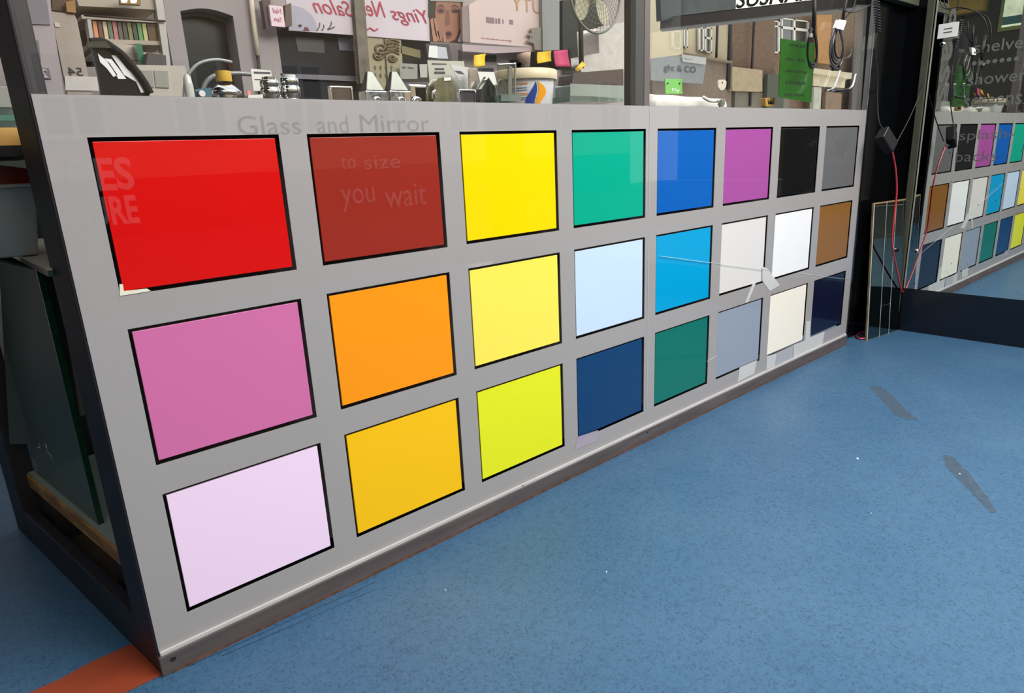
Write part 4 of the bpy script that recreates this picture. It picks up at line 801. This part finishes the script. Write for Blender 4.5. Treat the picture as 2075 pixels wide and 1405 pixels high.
tag(obj('green_glass_slab', MB().px([(274, 88), (288, 89), (293, 132), (284, 132)], yr_-.1, .04), mat('teal_slab', (16, 112, 82), .15, coat=1)), 'teal green glass slab standing right of the pale boxes', 'glass sheet')
tag(obj('yellow_lamp', MB().px([(292, 109), (298, 109), (299, 122), (294, 122)], yr_-.1, .03), M((240, 232, 170), .4)), 'small pale yellow block beside the teal slab', 'block')
tag(obj('dark_box', MB().px([(300, 106), (336, 112), (338, 133), (296, 131)], yr_-.16, .1), M((76, 68, 66), .6)), 'dark grey box at the lower right of the rack', 'box')
t = thing('heater_box', 'white box unit with two grey recessed panels, left of the dark arch', 'heater', PY(330, 190, .5))
obj('box_body', MB().px([(279, 135), (372, 137), (376, 152), (376, 200), (283, 200)], .5, .12), mat('heater_white', (188, 180, 170), .5), t, .004)
for q in ([(288, 143), (308, 143), (312, 177), (292, 177)], [(312, 143), (340, 144), (343, 178), (316, 177)]): obj('grey_panel', MB().px(q, .497, .003), M((150, 148, 140), .5), t)
for (pts, c, lab) in (([(104, -20), (150, -20), (154, 27), (106, 20)], (84, 62, 40), 'brown crate above the number board'), ([(133, 4), (152, 0), (154, 26), (136, 24)], (156, 116, 66), 'tan cardboard piece in the brown crate')): tag(obj('cardboard_crate', MB().px(pts, yl+(.02 if c[0] == 84 else -.01), .02), M(c, .7, var=.2)), lab, 'crate')
t = thing('bright_lamp', 'small lit lamps above the cream rack', 'lamp', PY(262, 4, 1.5))
for q in ([(248, -2), (258, -2), (258, 3), (249, 3)], [(267, -2), (277, -2), (277, 4), (268, 4)]): obj('lit_panel', MB().px(q, 1.5, .02), mat('lamp_lit', (255, 246, 220), .5, emit=2.5), t)
obj('lamp_bar', MB().px([(243, -10), (285, -10), (285, 10), (243, 8)], 1.53, .02), M((120, 88, 40), .5), t)
# dark inner wall with yellow cupboard and lit sign, seen only in the wall mirror
mb = MB().box(-1.7, -1.6, .4, 2.6, 0, 3.2); struct('wall_left', mb, mat('dark_wall', (40, 38, 32), .7))

t = thing('yellow_cupboard', 'mustard yellow cupboard high on the dark inner wall', 'cupboard', (-1.5, 1.4, 2.28))
obj('cupboard_body', MB().box(-1.599, -1.45, 1.12, 1.62, 2.28, 2.75), mat('mustard', (150, 122, 34), .5, var=.2), t, .003)
for k in range(2): obj('cupboard_door', MB().box(-1.448, -1.435, 1.13+.245*k, 1.365+.245*k, 2.29, 2.74), mat('mustard_door', (170, 140, 40), .4, var=.15), t, .002)
t = thing('lit_poster', 'glowing cream and green lightbox poster high on the dark inner wall', 'poster', (-1.58, .86, 2.08))
obj('poster_frame', MB().box(-1.599, -1.57, .60, 1.0, 2.06, 2.75), mat('poster_olive', (120, 130, 60), .4), t, .002)
obj('lit_panel', MB().box(-1.569, -1.565, .60, .965, 2.10, 2.72), mat('lightbox', (226, 240, 205), .5, var=.25, scale=9, emit=.9), t)
obj('teal_band', MB().box(-1.564, -1.562, .60, .965, 2.12, 2.20), M((60, 120, 116), .5), t)
# ------------------------------------------------------------------ street seen through the right pane
Ys = 8.0
BEI = mat('beige_render', (190, 176, 146), .85, var=.06, scale=2); 
mb = MB().px([(1290, -90), (1484, -60), (1484, 300), (1290, 300)], Ys, .3); struct('wall_street_beige', mb, BEI)
mb = MB().px([(1484, -60), (1570, -60), (1570, 300), (1484, 300)], Ys-.1, .3); struct('wall_street_brown', mb, brick_mat('brown_brick', (112, 86, 66), (98, 76, 58), (120, 104, 88), 6))
mb = MB().px([(1548, -60), (1790, -60), (1790, 300), (1548, 300)], Ys, .3); struct('wall_street_corner', mb, brick_mat('tan_brick', (122, 96, 72), (104, 82, 62), (128, 110, 92), 6))
WF = M((214, 208, 196), .5); GP = mat('window_pane_dark', (72, 72, 66), .12, spec=.8)
def win(u0, v0, u1, v1, slope, lab, bars=(), y=Ys-.05, trans=None):
    q = lambda a, b: (u0+(u1-u0)*a, v0+(v1-v0)*b+slope*(u1-u0)*a)
    t = thing('street_window', lab, 'window', PY(*q(.5, 1), y), 'windows of the street houses'); fw = .10
    obj('window_pane', MB().px([q(0, 0), q(1, 0), q(1, 1), q(0, 1)], y, .03), GP, t)
    mb = MB(); wx = 2.0/(u1-u0); wy = 2.0/abs(v1-v0)
    for (a0, a1, b0, b1) in [(0, wx*1.2, 0, 1), (1-wx*1.2, 1, 0, 1), (0, 1, 0, wy), (0, 1, 1-wy*1.3, 1)]+list(bars): mb.px([q(a0, b0), q(a1, b0), q(a1, b1), q(a0, b1)], y-.04, .05)
    obj('window_frame', mb, WF, t)
win(1363, 62, 1381, 98, .12, 'white-framed window of the beige house, first from the mullion')
win(1386, 58, 1394, 96, .12, 'narrow white-framed window of the beige house, next to the first')
win(1417, 55, 1427, 103, .12, 'narrow dark window of the beige house, left of the casement')
win(1429, 55, 1443, 106, .12, 'white casement window with a small top light in the beige house', [(0, 1, .38, .46)])
win(1556, 42, 1580, 107, .02, 'tall white window at the left of the bay, next to the brown brick', [(0, 1, .15, .19)])
win(1584, 36, 1640, 100, .12, 'wide white bay window with crossing bars, above the green notice', [(.44, .5, 0, 1), (0, 1, .26, .34)])
for (q, c, lab) in (([(1476, 48), (1484, 46), (1477, 180), (1473, 180)], (30, 28, 26), 'thick black drainpipe between the beige and brown houses'), ([(1451, 52), (1456, 52), (1453, 117), (1450, 117)], (34, 32, 30), 'thin black drainpipe on the beige house'), ([(1522, 44), (1527, 44), (1522, 215), (1518, 215)], (34, 30, 28), 'tall black drainpipe on the brown brick house')):
    a, b = PY((q[0][0]+q[1][0])/2, q[0][1]-60, Ys-.25), PY((q[2][0]+q[3][0])/2, q[2][1], Ys-.25); b[0] = a[0] = PY((q[2][0]+q[3][0])/2, q[2][1], Ys-.25)[0]
    r = .5*(PY(q[1][0], 60, Ys)[0]-PY(q[0][0], 60, Ys)[0]); tag(obj('drainpipe', MB().tube([a, b], r*.55, 12), M(c, .5)), lab, 'drainpipe')
tag(obj('stone_ledge', MB().px([(1383, 106), (1484, 124), (1484, 128), (1383, 111)], Ys-.34, .1), M((120, 104, 86), .8)), 'stone ledge under the beige house windows', 'ledge')
tag(obj('stone_cornice', MB().px([(1650, 138), (1727, 148), (1725, 160), (1648, 148)], Ys-.5, .5), M((196, 182, 150), .8)), 'pale stone cornice right of the green notice', 'cornice')
for (q, c, lab, nm) in (([(1330, 120), (1484, 122), (1484, 220), (1330, 215)], (118, 102, 86), 'brown-grey shop front wall under the beige windows', 'shop_front'),
    ([(1484, 135), (1545, 142), (1545, 186), (1484, 184)], (160, 142, 112), 'pale stone panel between the drainpipes', 'stone_block'), ([(1490, 186), (1600, 190), (1600, 260), (1490, 260)], (112, 104, 88), 'grey stone base of the brown brick house', 'stone_plinth'), ([(1556, 150), (1590, 150), (1590, 230), (1556, 230)], (72, 74, 60), 'dark green doorway left of the green notice', 'doorway'),
    ([(1648, 152), (1712, 160), (1712, 178), (1648, 174)], (200, 186, 156), 'cream fascia under the stone cornice', 'fascia'), ([(1650, 176), (1665, 177), (1665, 236), (1650, 236)], (176, 172, 156), 'pale shop window under the cream fascia', 'shop_window'), ([(1674, 186), (1706, 190), (1706, 236), (1674, 236)], (128, 104, 82), 'brown door panel right of the pale shop window', 'door_panel'),
    ([(1655, 30), (1686, 30), (1680, 130), (1658, 128)], (168, 122, 70), 'orange-tan stucco strip above the cornice', 'stucco_strip'), ([(1736, 95), (1770, 95), (1770, 240), (1725, 240)], (84, 78, 78), 'dark grey hoarding at the right end of the street', 'hoarding')):
    tag(obj(nm, (MB().gpx if nm in ('shop_front', 'stone_plinth', 'doorway', 'shop_window', 'door_panel', 'hoarding') else MB().px)(q, Ys-(.22 if nm in ('shop_front', 'stone_plinth') else .34), .1), M(c, .8, var=.12)), lab, nm.replace('_', ' '))
t = thing('street_sign', 'grey shop sign with the letters nt & CO, across the street', 'sign', PY(1380, 170, Ys-.6))
obj('sign_board', MB().px([(1325, 112), (1384, 116), (1432, 122), (1424, 170), (1325, 162)], Ys-.6, .08), M((128, 130, 128), .6), t)
obj('upper_slip', MB().px([(1383, 110), (1431, 117), (1430, 131), (1384, 125)], Ys-.64, .03), M((170, 168, 162), .6), t)
mb = MB(); ltr(mb, 'ght & CO', 1346, 130, 1410, 152, Ys-.62); ltr(mb, 'Express', 1388, 118, 1404, 122, Ys-.66); obj('dark_letters', mb, M((40, 42, 42), .5), t)
tag(obj('beige_frame', MB().px([(1322, 66), (1384, 56), (1384, 110), (1322, 118)], 3.0, .03), mat('beige_glassy', (214, 200, 164), .4, trans=.55)), 'pale yellowish translucent panel right of the mullion', 'panel')
# dark lintel, black board, lit sign above the right pane
zl = 1.62; a, b = PZ(1340, 62, zl), PZ(1790, 12, zl)
hb = thing('ceiling_beam', 'dark beam slanting across the top of the right window pane', 'beam', (a+b)/2)
dd = (b-a); dn = dd/np.linalg.norm(dd); pn = np.array([-dn[1], dn[0], 0])*.04
obj('beam_body', MB().prism([a-pn, b-pn, b+pn, a+pn], (0, 0, .055)), M((44, 38, 36), .5), hb, .003)
obj('beam_edge', MB().prism([a-pn*1.1, b-pn*1.1, b-pn, a-pn], (0, 0, .004)), M((96, 90, 84), .4), hb)
a2 = a+dn*np.linalg.norm(dd)*.36; b2 = a+dn*np.linalg.norm(dd)*.92; up3 = np.array([0, 0, .058])
ls = thing('lit_sign', 'lit white sign with tall black letters, above the dark beam', 'sign', a2+up3)
obj('sign_box', MB().prism([a2+up3-pn*.8, b2+up3-pn*.8, b2+up3+pn*.8, a2+up3+pn*.8], (0, 0, .09)), mat('sign_lit', (250, 248, 225), .5, emit=1.0), ls)
mb = MB(); letters(mb, 'SUSNAIL', a2+up3-pn*.82, dn, (0, 0, 1), np.linalg.norm(b2-a2)*.62, .075, depth=tuple(-pn*.02/.04*.001+np.array([0, -.001, 0])), shear=.2, bold=.02); obj('black_letters', mb, BLACKM, ls)
mb = MB(); letters(mb, 'nail bar', a2+up3-pn*.82+dn*np.linalg.norm(b2-a2)*.70, dn, (0, 0, 1), np.linalg.norm(b2-a2)*.2, .03, depth=(0, -.001, 0)); obj('small_letters', mb, M((150, 90, 120), .5), ls)
t = thing('black_screen', 'black board at the top of the right pane, next to the mullion', 'board', PY(1370, 40, .9))
obj('screen_body', MB().px([(1336, -60), (1385, -60), (1384, 36), (1340, 42)], .9, .03), M((14, 20, 18), .3), t)
obj('screen_body', MB().px([(1385, -60), (1500, -60), (1500, 24), (1384, 38)], .93, .03), M((44, 50, 48), .4, var=.4, scale=12), t)

# ------------------------------------------------------------------ street behind the camera (reflected in the glass)
mb = MB().box(-9, 14, -12.4, -12.0, 0, .95); struct('wall_opposite_base', mb, M((60, 58, 58), .8))
mb = MB().box(-9, 14, -12.4, -12.0, .95, 7); struct('wall_opposite', mb, mat('opposite_brick', (240, 208, 172), .9, var=.1, scale=1))
for k in range(11):
    xw = -8+k*2.0; t = thing('opposite_window', 'white-framed sash window in the brick house opposite', 'window', (xw, -11.95, 1.6), 'windows of the house opposite')
    obj('window_pane', MB().box(xw-.5, xw+.5, -12.0, -11.97, 1.6, 3.0), GP, t)
    mb = frame_rect(MB(), xw-.5, xw+.5, -11.97, 1.6, 3.0, .09, .05); mb.box(xw-.04, xw+.04, -11.97, -11.93, 1.69, 2.91); mb.box(xw-.41, xw-.04, -11.97, -11.93, 2.26, 2.34); mb.box(xw+.04, xw+.41, -11.97, -11.93, 2.26, 2.34)
    obj('window_frame', mb, M((240, 238, 232), .5), t)

# ------------------------------------------------------------------ floor details
ORG = mat('orange_vinyl', (150, 66, 40), .45, var=.08, scale=14)
z = .0015
op = [PZ(u, v, z) for u, v in ((262, 1308), (275, 1306), (328, 1368), (255, 1404), (240, 1420), (40, 1420), (60, 1405), (120, 1378), (180, 1345))]
tag(obj('orange_tape_strip', MB().prism(op, (0, 0, .0012)), ORG), 'orange strip on the floor running up to the cabinet corner', 'floor tape')
PCH = M((235, 235, 235), .4)
chips = [((1738, 930), .006, 'white chip on the floor, largest and nearest the dark scuff'), ((1229, 1160), .0028, 'tiny white crumb on the near floor'), ((1945, 961), .0035, 'white crumb lying on the dark scuff mark'), ((1765, 1041), .002, 'tiny white crumb below the large white chip'), ((903, 1197), .0018, 'tiny white crumb on the floor under the amber sample')]
for (q, r, lab) in chips:
    p = PZ(*q, .0); tag(obj('floor_chip', MB().prism([p+np.array(a+(0.0002,))*1.0 for a in ((-r*1.2, -r*.3), (-r*.1, -r*.7), (r*1.1, r*.3), (r*.2, r*.8))], (0, 0, .0012)), PCH), lab, 'chip', 'white chips on the floor')
SC = mat('scuff_grey', (96, 108, 118), .7, var=.35, scale=60, trans=.72, spec=.1)
for pts, lab in (([(1762, 782), (1785, 784), (1806, 800), (1835, 830), (1862, 852), (1838, 851), (1815, 842), (1790, 815)], 'grey scuff mark on the blue floor near the far corner'), ([(1912, 922), (1930, 925), (1965, 960), (2002, 1010), (2020, 1038), (2008, 1040), (1975, 1005), (1945, 975), (1915, 945)], 'broken grey scuff mark on the blue floor at the right')):
    tag(obj('scuff_mark', MB().prism([PZ(u, v, .0006) for u, v in pts], (0, 0, .0004)), SC), lab, 'scuff', 'scuff marks on the floor')
SM_ = mat('seam_dark', (40, 72, 104), .7, trans=.4)
for (q, lab) in ((((380, 1352), (760, 1180)), 'dark seam line in the blue floor beside the rail'), (((760, 1195), (450, 1330)), 'second floor seam, just outside the first')):
    a, b = PZ(*q[0], .0006), PZ(*q[1], .0006); tag(obj('floor_seam', MB().tube([a, b], .0007, 6), SM_), lab, 'floor seam', 'seams in the floor by the rail')

# ------------------------------------------------------------------ light
w = bpy.data.worlds.new('world'); bpy.context.scene.world = w; w.use_nodes = True
bg = w.node_tree.nodes['Background']; bg.inputs[0].default_value = (.95, .975, 1.0, 1); bg.inputs[1].default_value = 1.3
def area(name, loc, tgt, sx, sy, e, col=(1, 1, 1)):
    l = bpy.data.lights.new(name, 'AREA'); l.shape = 'RECTANGLE'; l.size = sx; l.size_y = sy; l.energy = e; l.color = col
    o = bpy.data.objects.new(name, l); C.objects.link(o); o.location = loc; o.rotation_euler = (Vector(tgt)-Vector(loc)).to_track_quat('-Z', 'Y').to_euler(); return o
area('fill_area', (2.2, -2.6, 3.4), (1.8, 0, .4), 3.2, 1.6, 150, (1, .98, .95))  # unseen area light added to brighten the panel and the right floor
sc = bpy.context.scene
sc.view_settings.view_transform = 'Standard'; sc.view_settings.look = 'None'; sc.view_settings.gamma = 1; sc.view_settings.exposure = .28; sc.view_settings.use_curve_mapping = False
sc.cycles.max_bounces = 10; sc.cycles.transparent_max_bounces = 16; sc.cycles.glossy_bounces = 5; sc.cycles.caustics_reflective = False; sc.cycles.caustics_refractive = False
sc.cycles.use_denoising = True
